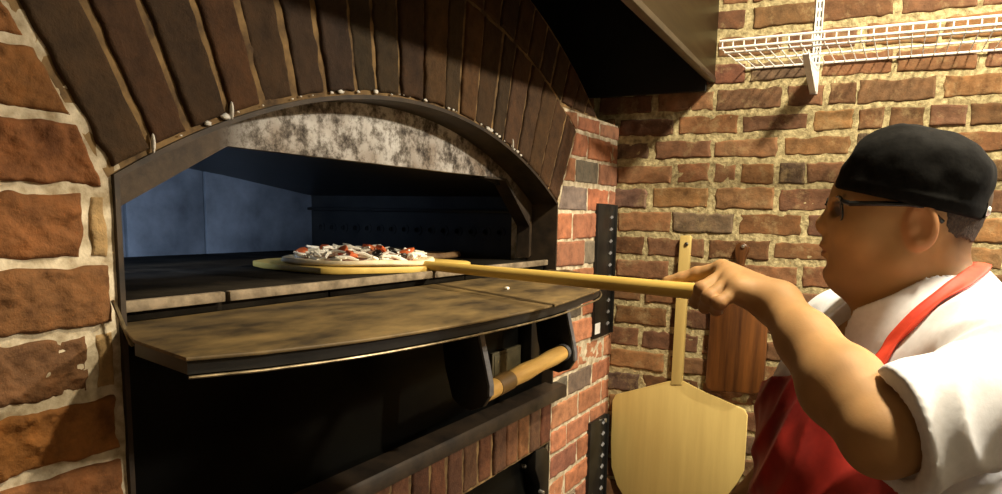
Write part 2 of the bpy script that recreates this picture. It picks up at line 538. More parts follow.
# left pier
ed = {1.497: .022, 1.357: .024}
for i in range(len(ZL) - 1):
    z0, z1 = ZL[i], ZL[i + 1]
    if i == len(ZL) - 2: z1 = 1.834
    zc = (z0 + z1) / 2
    xr0, xr1 = left_x(z0), left_x(z1)
    c = ed.get(z0, 0)
    if c:
        fb.brick([(xr0 - c, z0), (xr0 + .004, z0), (xr1 + .004, z1), (xr1 - c, z1)], (.30, .20, .09), gap=.009, nx=6, ny=12, proud=.003, wob=.003)
        fb.brick([(xr0 - c - .2, z0), (xr0 - c, z0), (xr1 - c, z1), (xr1 - c - .2, z1)], pick(PAL_PIER), gap=.0100, nx=60, ny=24, rough=.0032, wob=.003)
        x = min(xr0, xr1) - c - .2
    else:
        L = .155 + rng.random() * .05
        fb.brick([(xr0 - L, z0), (xr0 + .004, z0), (xr1 + .004, z1), (xr0 - L, z1)], pick(PAL_PIER), gap=.0100, nx=60, ny=24, rough=.0032, wob=.003)
        x = xr0 - L
    while x > -2.6:
        fb.brick([(x - .2, z0), (x, z0), (x, z1), (x - .2, z1)], pick(PAL_PIER), gap=.012, nx=16, ny=8)
        x -= .2
# brick course under the oven mouth (standing bricks) and the fill below
n = 19
w = (XR - XL) / n
for k in range(n):
    a = XL + w * k
    fb.brick([(a, .995), (a + w, .995), (a + w, 1.112), (a, 1.112)], pick([(.10, .042, .021), (.125, .052, .026), (.08, .038, .021)], .15), gap=.008, nx=6, ny=12, proud=.004)
fb.poly_grid([(XL, z) for z in np.linspace(.995, 1.14, 14)], [(XR, z) for z in np.linspace(.995, 1.14, 14)], 60, 2, .0, .0015)
ret((XL, .995), (XR, .995), 2)
# the fill above the right shoulder / outside of the arch
facade = fb.done('brick_facade', [M['brick'], M['mortar_oven'], M['mortar_arch']], oven)

# arch rings
ab = Bricks(lambda p: np.stack([p[..., 0], -p[..., 2], p[..., 1]], -1))
aa = np.linspace(-TH - .004, TH + .004, 120)
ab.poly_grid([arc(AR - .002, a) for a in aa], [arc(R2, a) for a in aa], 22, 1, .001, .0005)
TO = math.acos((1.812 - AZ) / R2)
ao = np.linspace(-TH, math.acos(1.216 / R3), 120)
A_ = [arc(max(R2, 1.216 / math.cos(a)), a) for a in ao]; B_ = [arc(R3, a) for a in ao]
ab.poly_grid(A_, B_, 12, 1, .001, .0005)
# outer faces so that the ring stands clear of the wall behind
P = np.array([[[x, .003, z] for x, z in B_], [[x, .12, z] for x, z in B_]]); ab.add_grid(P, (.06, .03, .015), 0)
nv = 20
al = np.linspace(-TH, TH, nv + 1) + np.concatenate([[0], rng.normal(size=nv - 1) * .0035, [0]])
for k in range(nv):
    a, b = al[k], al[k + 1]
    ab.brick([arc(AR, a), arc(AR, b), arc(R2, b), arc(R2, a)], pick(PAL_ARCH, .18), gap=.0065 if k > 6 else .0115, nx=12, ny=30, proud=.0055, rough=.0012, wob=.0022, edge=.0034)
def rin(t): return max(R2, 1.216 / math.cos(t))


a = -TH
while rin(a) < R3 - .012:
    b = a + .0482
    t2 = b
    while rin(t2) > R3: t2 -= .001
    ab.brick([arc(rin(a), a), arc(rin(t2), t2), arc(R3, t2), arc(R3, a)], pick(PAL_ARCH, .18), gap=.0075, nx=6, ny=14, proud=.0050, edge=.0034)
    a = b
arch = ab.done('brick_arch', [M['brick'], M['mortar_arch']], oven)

# lime crumbs along the joint under the arch bricks
g = G()
for a in np.linspace(-TH * .99, TH * .62, 60):
    if rng.random() < .5:
        x, z = arc(AR + .002 + rng.random() * .002, a + rng.normal() * .006)
        s = .0010 + rng.random() ** 2 * .0034
        r = bmesh.ops.create_icosphere(g.bm, subdivisions=2, radius=1)
        for v in r['verts']:
            q = v.co * (1 + .35 * float(vnoise(np.array(v.co) * 1.0 + x * 40, 2.0)))
            v.co = Vector((x + q.x * s * 1.7, -.005 + q.y * s * .8, z + q.z * s * .9))
for a in (-TH * .70, -TH * .9, TH * .55):
    x, z = arc(AR + .008, a)
    r = bmesh.ops.create_icosphere(g.bm, subdivisions=2, radius=1)
    for v in r['verts']:
        v.co = Vector((x + v.co.x * .0022, -.006 + v.co.y * .003, z + v.co.z * .011))
cr_ = g.done('lime_crust', M['white_bits'], oven, smooth=True)
tag(cr_, kind='stuff')


def outline(r_off, zbot):
    """legs + arch of the mouth, r_off inside the bricks"""
    pts = [(XL + r_off, zbot), (XL + r_off, 1.585)]
    n = 60
    t2 = math.asin((.572 - r_off) / (AR - r_off))
    pts = [(XL + r_off, zb) for zb in np.linspace(zbot, AZ + (AR - r_off) * math.cos(t2), 8)][:-1]
    pts += [arc(AR - r_off, a) for a in np.linspace(-t2, t2, n)]
    pts += [(XR - r_off, zb) for zb in np.linspace(AZ + (AR - r_off) * math.cos(t2), zbot, 8)][1:]
    return pts


def strip(outer, inner, y0, y1):
    """closed band between two outlines, from y0 to y1"""
    bm = bmesh.new()
    L = []
    for (xo, zo), (xi, zi) in zip(outer, inner):
        L.append([bm.verts.new(p) for p in ((xo, y0, zo), (xi, y0, zi), (xi, y1, zi), (xo, y1, zo))])
    for a, b in zip(L[:-1], L[1:]):
        for k in range(4):
            bm.faces.new((a[k], a[(k + 1) % 4], b[(k + 1) % 4], b[k]))
    bm.faces.new(L[0][::-1]); bm.faces.new(L[-1])
    bmesh.ops.recalc_face_normals(bm, faces=bm.faces)
    gg = G(); gg.bm.free(); gg.bm = bm
    return gg


strip(outline(.001, 1.13), outline(.007, 1.13), -.006, .075).done('arch_lining', M['rust_steel'], oven)
# mottled steel face plate set back in the mouth, trapezoid opening
ou = outline(.0075, 1.458)
inn_k = [(XL + .012, 1.458), (XL + .012, 1.533), (-1.352, 1.636), (-.568, 1.636), (XR - .022, 1.533), (XR - .022, 1.458)]


def inner_at(x, z, i, n):
    if i < 8: return (inn_k[0][0], min(z, 1.533) if i < 7 else 1.533)
    if i >= n - 8: return (inn_k[4][0], min(z, 1.533))
    t = (i - 7) / (n - 16 + 1)
    seg = [inn_k[1], inn_k[2], inn_k[3], inn_k[4]]
    ln = [math.dist(seg[j], seg[j + 1]) for j in range(3)]
    fr = [.22, .56, .22]
    acc = 0
    for j in range(3):
        if t <= acc + fr[j] + 1e-9:
            q = (t - acc) / fr[j]
            return tuple(seg[j][m] * (1 - q) + seg[j + 1][m] * q for m in (0, 1))
        acc += fr[j]
    return inn_k[4]


nn = len(ou)
inn = [inner_at(x, z, i, nn) for i, (x, z) in enumerate(ou)]
strip(ou, inn, .060, .074).done('face_plate', M['plate'], oven)
# worn edge strip round the opening
e2 = [(x + (.006 if x < AX else -.006), z - .004) for x, z in inn]
strip(inn[nn // 2 + 12:], e2[nn // 2 + 12:], .056, .09).done('opening_trim', M['rust_steel'], oven)

# hearth: stone slabs with a gap, behind the mouth
g = G()
for a, b in ((-1.553, -1.405), (-1.398, -.93), (-.925, -.428)):
    g.box((a, .012, 1.4375), (b, .022, 1.4505), .002)
hs = g.done('hearth_sill', M['slab_edge'], oven)
g = G()
for a, b in ((-1.552, -1.2), (-1.197, -.8), (-.797, -.430)):
    for c, d in ((.0235, .40), (.403, .785)):
        g.box((a, c, 1.425), (b, d, 1.4460), .002)
g.done('hearth_deck', M['deck'], oven)
g = G(); g.box((-1.553, .016, 1.40), (-.428, .10, 1.424)); g.done('hearth_support', M['black_steel'], oven)

# baking chamber
g = G()
for a, b in ((-1.62, -1.30), (-1.294, -.998), (-.991, -.782), (-.775, -.40)):
    g.box((a, .785, 1.42), (b, .80, 1.70), .001)
g.done('chamber_back_panel', M['blue_steel'], oven)
g = G(); g.box((-1.635, .075, 1.42), (-1.62, .80, 1.70)); g.done('chamber_side_panel', M['blue_steel'], oven)
g = G()                          # right hand panel with a row of burner holes
hy = np.linspace(.16, .75, 15)
ycur = .076
zc = 1.512; hw = .0095
for y in hy:
    g.box((-.40, ycur, 1.42), (-.388, y - hw, 1.70)); ycur = y + hw
    g.box((-.40, y - hw, 1.42), (-.388, y + hw, zc - hw)); g.box((-.40, y - hw, zc + hw), (-.388, y + hw, 1.70))
    g.lathe([(hw * .8, -.001), (hw * 1.55, -.001), (hw * 1.55, .006), (hw * .8, .006)], (-.401, y, zc), 'X', 14)
g.box((-.40, ycur, 1.42), (-.388, .80, 1.70))
g.box((-.388, .075, 1.42), (-.36, .80, 1.70))
g.done('burner_panel', M['black_steel'], oven)
g = G(); g.box((-.425, .10, 1.560), (-.402, .78, 1.568), .002); g.done('burner_rail', M['black_steel'], oven)
g = G()
pts = [(-1.635, 1.70), (-1.635, 1.668), (-1.0, 1.668), (-.72, 1.642), (-.388, 1.60), (-.388, 1.70)]
g.prism([(x, .075, z) for x, z in pts], (0, .715, 0)); g.done('chamber_ceiling', M['black_steel'], oven)
g = G(); g.box((-1.70, .12, 1.70), (-.30, .84, 1.75)); g.done('chamber_roof', M['black_steel'], oven)

# landing shelf: slopes down a little towards the room
def zsh(y): return 1.427 + .055 * y
plan = [(-1.553, .010), (-1.594, -.07), (-1.610, -.166), (-1.545, -.192), (-1.45, -.218), (-1.34, -.235), (-1.22, -.246), (-1.10, -.252), (-1.0, -.253), (-.90, -.247), (-.80, -.234),
        (-.71, -.226), (-.63, -.203), (-.56, -.172), (-.50, -.135), (-.445, -.093), (-.40, -.048), (-.378, -.012)]


def smooth_plan(pl, it=2):
    for _ in range(it):
        o = [pl[0]]
        for a, b in zip(pl[:-1], pl[1:]):
            o += [(a[0] * .75 + b[0] * .25, a[1] * .75 + b[1] * .25), (a[0] * .25 + b[0] * .75, a[1] * .25 + b[1] * .75)]
        pl = o + [pl[-1]]
    return pl


ps = plan[:3] + smooth_plan(plan[3:], 2)
inset = lambda pl, d: [(AX + (x - AX) * (1 - d / .6), y + d * (1 if y < -.04 else 0)) for x, y in pl]
shelf = bpy.data.objects.new('landing_shelf', None)


def shelf_part(name, pl, dz0, dz1, mat, parent, close=True, bev=0):
    gg = G()
    top = [(x, y, zsh(y) + dz0) for x, y in pl]
    gg.prism(top, (0, 0, dz1 - dz0), bev)
    return gg.done(name, mat, parent)


# two plates meeting in a seam at x = -0.985
xs = -.985
yb = .008
plL = [(x, y) for x, y in ps if x < xs - .002] + [(xs - .0022, -.2535), (xs - .0022, yb)]
plR = [(xs + .0022, yb), (xs + .0022, -.2535)] + [(x, y) for x, y in ps if x > xs + .002] + [(-.425, -.012), (-.425, yb)]
plate_l = shelf_part('landing_shelf', plL, 0, -.004, M['shelf_top'], oven, bev=.0012)
shelf_part('shelf_plate', plR, 0, -.004, M['shelf_top'], plate_l, bev=.0012)
body = [(x, y) for x, y in inset(ps, .004)]
body = body[1:-1]
body = [(-1.545, -.012)] + body + [(-.41, -.012)]
shelf_part('shelf_rim', body, -.0042, -.0175, M['black_steel'], plate_l)
# rubbed bright lower lip of the rim
g = G()
lp = [(x, y - .002, zsh(y) - .0195) for x, y in inset(ps, .002)][2:]
g.tube(lp, .0016, 8)
g.done('shelf_lip', M['bright_edge'], plate_l)
g = G()       # side stay of the shelf by the left pier
a = Vector(on(113, 303, 1, -.012)); b = Vector(on(131.5, 347, 1, -.026))
d = (b - a)
g.prism([a, a + Vector((.0028, -.001, .001)), b + Vector((.0028, -.001, .001)), b], (0, .004, .002))
g.done('shelf_stay', M['bright_edge'], plate_l)

# lower oven door, ledge, handle
g = G(); g.box((XL + .009, .02, 1.14), (XR - .009, .05, 1.398), .003); dr = g.done('lower_door', M['dark_gloss'], oven)
g = G(); g.box((-.70, .012, 1.205), (-.565, .0197, 1.262), .001)
g.box((-.692, .0105, 1.212), (-.573, .0125, 1.255), .0005); g.done('label_plate', M['brass_dim'], dr)
g = G(); g.lathe([(0, -.028), (.006, -.027), (.009, -.022), (.010, -.014), (.006, -.008), (.005, 0)], (-.535, .02, 1.295), 'Y', 20); g.done('latch_knob', M['chrome'], dr)
g = G(); g.box((-.56, -.012, 1.20), (-.515, .0195, 1.39), .003); g.done('door_stile', M['black_steel'], dr)
for xb in (-.995, -.625):
    g = G()
    prof = [(-.045, 1.3985), (-.060, 1.29), (-.075, 1.24), (-.092, 1.226), (-.112, 1.223), (-.135, 1.232), (-.146, 1.25), (-.147, 1.27), (-.140, 1.30), (-.125, 1.36), (-.118, 1.395)]
    g.prism([(xb - .007, y, z) for y, z in prof], (.014, 0, 0), .0015)
    br = g.done('handle_bracket', M['black_steel'], dr)
    g = G()     # lighter grey strip along the front edge
    fr = [(-.1485, 1.252), (-.1485, 1.27), (-.1415, 1.30), (-.1265, 1.36), (-.1195, 1.395)]
    pts = [(xb - .0075, y, z) for y, z in fr] + [(xb - .0075, y + .004, z) for y, z in fr[::-1]]
    g.prism(pts, (.015, 0, 0)); g.done('bracket_edge', M['grey_steel'], br)
g = G()
hx = np.linspace(-.988, -.632, 14)
g.tube([(x, -.122, 1.249 + .02 * (x + .988) / .356) for x in hx], [.0165 + .0012 * math.sin(i * 1.3) for i in range(14)], 20)
dh = g.done('door_handle', M['handle_wood'], dr)
g = G(); g.tube([(-.936, -.122, 1.2518), (-.882, -.122, 1.255)], .0181, 20); g.done('dark_band', wood('dark_handle_band', (.10, .055, .015), (.2, .11, .03), 5, (1, 9, 9)), dh)  # band of darker wood round the handle
g = G(); g.tube([(-.644, -.122, 1.2683), (-.610, -.122, 1.2702)], .0185, 20); g.done('end_cap', M['grey_steel'], dh)
g = G()
g.prism([(XL - .0, .012, 1.148), (XL, -.030, 1.142), (XL, -.034, 1.136), (XL, -.034, 1.114), (XL, -.010, 1.112), (XL, .012, 1.112)], (XR + .022 - XL, 0, 0), .0015)
g.done('door_ledge', M['rust_steel'], oven)
# ash door below
g = G(); g.box((XL, .035, .62), (XR, .05, .993)); ad = g.done('ash_door', M['dark_gloss'], oven)
g = G()
pts = [(XR - .085, .995)]
pts += [(XR - .05 + .048 * math.sin(a), .945 + .048 * math.cos(a)) for a in np.linspace(0, math.pi / 2, 8)]
pts += [(XR - .002, .62), (XR - .055, .62), (XR - .055, .90), (XR - .085, .95)]
g.prism([(x, -.004, z) for x, z in pts], (0, .038, 0), .002); g.done('door_frame', M['black_steel'], ad)
for x, z in ((-.50, .952), (-.478, .885), (-.62, .905)):
    g = G(); g.lathe([(0, -.014), (.0045, -.013), (.006, -.009), (.006, 0)], (x, .034 if x < -.49 else -.004, z), 'Y', 12); g.done('bolt', M['chrome'], ad)
g = G(); g.box((XL, .012, 0), (XR, .05, .615)); g.done('oven_base', M['black_steel'], oven)
# vent strips on the right pier
for z0, z1, lab in ((1.222, 1.592, 0), (.56, .981, 1)):
    g = G()
    g.box((-.162, -.0125, z0), (-.075, -.002, z1), .001)
    g.box((-.075, -.010, z0), (-.030, -.002, z1), .001)
    z = z0 + .03
    g.box((-.03, -.018, z0 + .002), (-.024, -.002, z1 - .002), .001)
    vs = g.done('vent_strip', M['black_steel'], oven)
    g = G()
    g.prism([(-.066, -.0105, z), (-.050, -.0105, z + .006), (-.050, -.015, z + .002), (-.066, -.0145, z - .003)], (0, .001, .0025))
    lv0 = g.done('louver', M['grey_steel'], vs)
    k = 1
    while z + k * .0335 < z1 - .02:
        o = lv0.copy(); COL.objects.link(o); o.location = lv0.location + Vector((0, 0, .0335 * k)); k += 1
    if lab == 0:
        g = G(); g.box((-.160, -.0137, 1.234), (-.122, -.0127, 1.264)); g.done('sticker', M['sticker'], vs)
    else:
        g = G(); g.lathe([(0, -.006), (.006, -.005), (.007, 0)], (-.05, -.0125, .965), 'Y', 14); g.done('screw', M['chrome'], vs)

# ================================================================== HOOD
hood = empty('range_hood', (-.9, -.15, 1.9), 'long stainless steel extractor hood hanging over the brick arch', 'hood')
def hy_(x): return -.265 + .045 * x       # front edge runs a little out of square
g = G()
x0, x1 = -2.6, -.006
P = [(x0, hy_(x0), 1.917), (x1, hy_(x1), 1.917), (x1, hy_(x1), 2.695), (x0, hy_(x0), 2.695)]
g.prism(P, (0, .012, 0)); g.done('front_panel', M['stainless'], hood)
g = G()
g.prism([(x0, hy_(x0) - .003, 1.914), (x1, hy_(x1) - .003, 1.914), (x1, hy_(x1) - .003, 1.928), (x0, hy_(x0) - .003, 1.928)], (0, .020, 0), .002)
g.done('bottom_lip', M['lip_steel'], hood)
g = G()
g.prism([(x0, hy_(x0) + .0125, 1.918), (x1, hy_(x1) + .0125, 1.918), (x1, hy_(x1) + .0125, 2.69), (x0, hy_(x0) + .0125, 2.69)], (0, .004, 0)); g.done('inner_liner', M['hood_black'], hood)
g = G(); g.box((-.022, -.245, 1.893), (-.008, .40, 2.50)); g.done('end_panel', M['hood_black'], hood)
g = G(); g.box((x0, -.24, 2.50), (x1, .4, 2.52)); g.box((x0, .30, 1.9), (-.3, .32, 2.5)); g.done('baffle', M['hood_black'], hood)

# ================================================================== WIRE SHELF
ws = empty('wire_shelf', (-.15, -.8, 1.94), 'white coated wire shelf on the brick wall above the man', 'shelf')
g = G()
y0, y1 = -.338, -1.30
FX = -.30
for x, z, r in ((FX, 1.9515, .0028), (FX, 1.936, .0028), (FX + .028, 1.931, .0026), (-.012, 1.9435, .0028), (-.15, 1.9375, .0025)):
    ya = y0 if x == FX else y0 - .006
    g.tube([(x, ya, z), (x, y1, z)], r, 8)
g.done('shelf_rail', M['white_coat'], ws)
g = G(); g.tube([(FX, y0 - .006, 1.9515), (FX, y0 - .006, 1.936)], .0017, 6)
lw = g.done('lip_wire', M['white_coat'], ws)
g = G(); g.tube([(FX, y0 - .006, 1.934), (FX + .03, y0 - .006, 1.9345), (-.011, y0 - .006, 1.9455)], .0013, 6)
dw = g.done('deck_wire', M['white_coat'], ws)
for k in range(1, 41):
    for src in (lw, dw):
        o = src.copy(); COL.objects.link(o); o.location = src.location + Vector((0, -.0235 * k, 0))
for yb in (-.512, -1.12):
    g = G()
    g.box((-.009, yb - .008, 1.87), (-.006, yb + .008, 2.66))
    for sg in (-1, 1): g.box((-.013, yb + sg * .008 - .001, 1.87), (-.004, yb + sg * .008 + .001, 2.66))
    st = g.done('wall_standard', M['white_coat'], ws)
    g = G(); z = 1.90
    while z < 2.64:
        for sg in (-1, 1): g.box((-.0096, yb + sg * .0036 - .0013, z), (-.0089, yb + sg * .0036 + .0013, z + .014))
        z += .022
    g.done('slot_row', M['screw'], st)
    g = G()
    for sg in (-1, 1):
        g.prism([(-.012, yb + sg * .006, 1.872), (-.012, yb + sg * .006, 1.93), (-.20, yb + sg * .006, 1.930), (-.215, yb + sg * .006, 1.936), (-.215, yb + sg * .006, 1.926), (-.20, yb + sg * .006, 1.918), (-.03, yb + sg * .006, 1.872)], (0, .0018, 0))
    g.prism([(-.215, yb - .006, 1.926), (-.20, yb - .006, 1.9185), (-.03, yb - .006, 1.8725), (-.012, yb - .006, 1.8725), (-.012, yb - .006, 1.875), (-.03, yb - .006, 1.875), (-.20, yb - .006, 1.921), (-.215, yb - .006, 1.9285)], (0, .013, 0))
    g.done('shelf_bracket', M['white_coat'], ws)

# ================================================================== HANGING PEEL AND BOARD
def wall_outline(px, x):
    return [tuple(on(a, b, 0, x)) for a, b in px]


hp = empty('pizza_peel', (-.02, -.21, 1.0), 'large pale wooden pizza peel hanging on the brick wall by its handle', 'pizza peel')
blade = wall_outline([(672.5, 380), (617, 394), (613.5, 400), (612, 440), (612.5, 466), (618, 484), (640, 520), (708, 520), (738, 482), (744.5, 470), (746.5, 440), (748, 415), (745, 409), (700, 389), (682.5, 380)], -.014)
g = G(); g.prism([(-.014, y, z) for _, y, z in blade], (-.011, 0, 0), .002); hb = g.done('blade', M['peel_wood'], hp)
hd = wall_outline([(681.2, 237), (682, 235.5), (691, 235.5), (692, 237), (688, 300), (683, 384), (672, 384), (677, 300)], -.014)
g = G(); g.prism([(-.012, y, z) for _, y, z in hd], (-.016, 0, 0), .002); g.done('handle', M['peel_wood'], hp)
cb = empty('cutting_board', (-.02, -.37, 1.25), 'dark walnut paddle board hanging beside the pale peel on the brick wall', 'cutting board')
bl = wall_outline([(712, 300), (711, 320), (708, 360), (706.5, 380), (708, 387), (713, 390), (755, 393), (761, 392), (764, 387), (767, 350), (768.5, 310), (767, 296), (758, 289), (748, 285), (744, 278), (735.5, 277), (733, 283), (722, 288)], -.014)
g = G(); g.prism([(-.012, y, z) for _, y, z in bl], (-.019, 0, 0), .004); g.done('board', M['walnut'], cb)
kn = wall_outline([(738, 282), (737.5, 265), (736, 256), (735.5, 249), (737, 244.5), (741, 242), (746, 242.5), (749.5, 246), (750, 250), (747.5, 256), (745, 265), (744, 282)], -.014)
g = G(); g.prism([(-.012, y, z) for _, y, z in kn], (-.019, 0, 0), .005, 3); g.done('handle', M['walnut'], cb)
for (px, py, lab, mat) in ((686.5, 244, 'dark screw holding the pale peel handle to the brick wall', 'screw'), (743.2, 246.5, 'shiny screw holding the walnut board to the brick wall', 'chrome')):
    p = on(px, py, 0, -.029)
    g = G()
    g.lathe([(0, -.0065), (.003, -.006), (.0052, -.003), (.0052, -.0005), (.0018, 0), (.0018, .04)], (-.029 - (.002 if mat == 'chrome' else 0), p[1], p[2]), 'X', 16)
    tag(g.done('screw', M[mat]), lab, 'screw')

#@@MAN@@
# ================================================================== PEEL IN USE, PIZZAS
P0 = dep(690, 291, 1.03)
J = np.array([-.92, .026, 1.4590])
fw = J - P0; fw[2] = 0; fw /= np.linalg.norm(fw)
rt = np.array([fw[1], -fw[0], 0.0])
PZ = 1.4468
up_ = empty('pizza_peel', (-.95, -.1, 1.46), 'wooden peel pushed into the oven mouth with a pizza on its blade', 'pizza peel')
prof = [(.0, -.022), (.035, -.12), (.05, -.168), (.075, -.188), (.25, -.192), (.31, -.175), (.35, -.12), (.365, -.05), (.368, 0)]
prof = prof + [(t, -s * .97) for t, s in prof[-2::-1]]
g = G()
g.prism([tuple(np.array([J[0], J[1], PZ]) + np.array([*(fw * t + rt * s)[:2], 0])) for t, s in prof], (0, 0, .0115), .0025)
bo = g.done('blade', M['peel_used'], up_)
HB = J.copy()
HE = P0 + (P0 - J) / np.linalg.norm(P0 - J) * .085
g = G()
g.tube([HB + fw * .10 + np.array([0, 0, -.002]), HB + fw * .01, HB * .5 + P0 * .5, P0, HE], [.005, .0085, .0103, .0116, .0118], 18)
g.done('handle', M['peel_used'], up_)

crustm = simple('pale_pizza_dough', (.62, .50, .30), (.80, .70, .50), 30, .7, 0, .3)
bakedm = simple('browned_crust', (.16, .08, .03), (.40, .24, .10), 30, .7, 0, .3)
saucem = simple('tomato_sauce', (.30, .04, .012), (.42, .09, .03), 40, .4, 0, .2)
cheesem = simple('white_shredded_cheese', (.84, .80, .66), (.92, .89, .80), 40, .5, 0, .1)
tomm = simple('orange_red_tomato', (.55, .10, .03), (.70, .20, .07), 50, .35, 0, .1)
olivem = simple('black_olive', (.008, .007, .006), (.025, .02, .016), 50, .3, 0, .1)


def disc(c, R, h, rim, n=64, seed=0):
    prof = [(0, 0), (R * .5, 0), (R * .93, 0), (R, h * .35), (R * 1.005, h * .7), (R * .985, h + rim * .8), (R * .95, h + rim), (R * .90, h + rim * .4), (R * .82, h), (R * .5, h), (0, h)]
    gg = G(); gg.lathe(prof, c, 'Z', n)
    for v in gg.bm.verts:
        a = math.atan2(v.co.y - c[1], v.co.x - c[0])
        k = 1 + .018 * math.sin(3 * a + seed) + .014 * math.sin(7 * a + 2 * seed)
        v.co.x = c[0] + (v.co.x - c[0]) * k; v.co.y = c[1] + (v.co.y - c[1]) * k
        if v.co.z > c[2] + .001: v.co.z += .0012 * math.sin(5 * a + seed)
    return gg


PC = np.array([-.922, .188, PZ + .0118])
pz = empty('pizza', PC, 'uncooked pizza with white cheese, tomato and olives on the peel in the oven', 'pizza')
disc(PC, .146, .007, .004).done('crust', crustm, pz, smooth=True)
g = G(); g.lathe([(0, .0078), (.06, .0078), (.118, .0074), (.122, .0064)], PC, 'Z', 40); g.done('sauce', saucem, pz, smooth=True)
g = G()
for i in range(170):
    a = rnd.random() * 6.283; r = .124 * math.sqrt(rnd.random())
    hz = .010 + .020 * (1 - (r / .15) ** 2) * rnd.random()
    c = PC + np.array([r * math.cos(a), r * math.sin(a), hz])
    b = rnd.random() * 6.283; L = .010 + rnd.random() * .014; tz = rnd.uniform(-.35, .35)
    d = np.array([math.cos(b), math.sin(b), tz]) * L
    e = np.array([-math.sin(b), math.cos(b), rnd.uniform(-1, 1)]) * .004
    g.tube([c - d, c + e, c + d], [.0022, .0036, .0020], 6)
tag(g.done('shredded_cheese', cheesem, pz), kind='stuff')
tsrc = osrc = None
for i in range(16):
    a = i * 2.4; r = .113 * math.sqrt((i + .7) / 16)
    hz = .013 + .012 * (1 - (r / .13) ** 2)
    c = PC + np.array([r * math.cos(a), r * math.sin(a), hz])
    if i % 2 == 0:
        if tsrc is None:
            g = G(); g.prism([(x, y, 0) for x, y in ((-.016, -.006), (-.006, -.011), (.010, -.009), (.017, .002), (.009, .010), (-.009, .009))], (0, 0, .007), .0025)
            tsrc = o = g.done('tomato_piece', tomm, pz)
        else:
            o = tsrc.copy(); COL.objects.link(o)
    else:
        if osrc is None:
            g = G(); g.lathe([(.004, -.002), (.0085, -.003), (.0105, 0), (.0085, .003), (.004, .002), (.004, -.002)], (0, 0, 0), 'Z', 18)
            osrc = o = g.done('olive_slice', olivem, pz, smooth=True)
        else:
            o = osrc.copy(); COL.objects.link(o)
    o.location = Vector(c) - Vector(PC)
    o.rotation_euler = (rnd.uniform(-.6, .6), rnd.uniform(-.6, .6), rnd.random() * 6)
P2 = np.array([-.50, .36, 1.4465])
p2 = empty('pizza', P2, 'darker pizza already lying deep in the oven behind the peel', 'pizza')
disc(P2, .125, .008, .008, seed=2).done('crust', bakedm, p2, smooth=True)
g = G(); g.lathe([(0, .013), (.06, .012), (.104, .0095), (.108, .0075)], P2, 'Z', 40); g.done('topping', simple('melted_topping', (.25, .10, .03), (.50, .34, .16), 22, .5, 0, .4), p2, smooth=True)
# crumb on the shelf
cx = on(507, 290, 2, 1.42)
g = G(); g.box((-.0045, -.003, 0), (.0045, .003, .0045), .0012)
co = g.done('cheese_crumb', cheesem); co.location = (cx[0], cx[1], zsh(cx[1]) + .0003)
tag(co, 'small white cheese crumb lying on the brown landing shelf', 'crumb')

# ================================================================== PERSON
X0 = -.95


def m(px, py, dx=0.0):
    return on(px, py, 0, X0 + dx)


def s_sph(p, c, r): return np.linalg.norm(p - c, axis=-1) - r


def s_rc(p, a, b, r1, r2):
    a = np.asarray(a, float); b = np.asarray(b, float)
    ab = b - a; t = np.clip(((p - a) @ ab) / (ab @ ab), 0, 1)
    return np.linalg.norm(p - a - t[..., None] * ab, axis=-1) - (r1 + (r2 - r1) * t)


def s_ell(p, c, r, R=None):
    q = p - c
    if R is not None: q = q @ R
    r = np.asarray(r, float)
    k0 = np.linalg.norm(q / r, axis=-1); k1 = np.linalg.norm(q / (r * r), axis=-1)
    return k0 * (k0 - 1) / np.maximum(k1, 1e-9)


def smin(a, b, k):
    h = np.clip(.5 + .5 * (b - a) / k, 0, 1)
    return b + (a - b) * h - k * h * (1 - h)


def smax(a, b, k): return -smin(-a, -b, k)


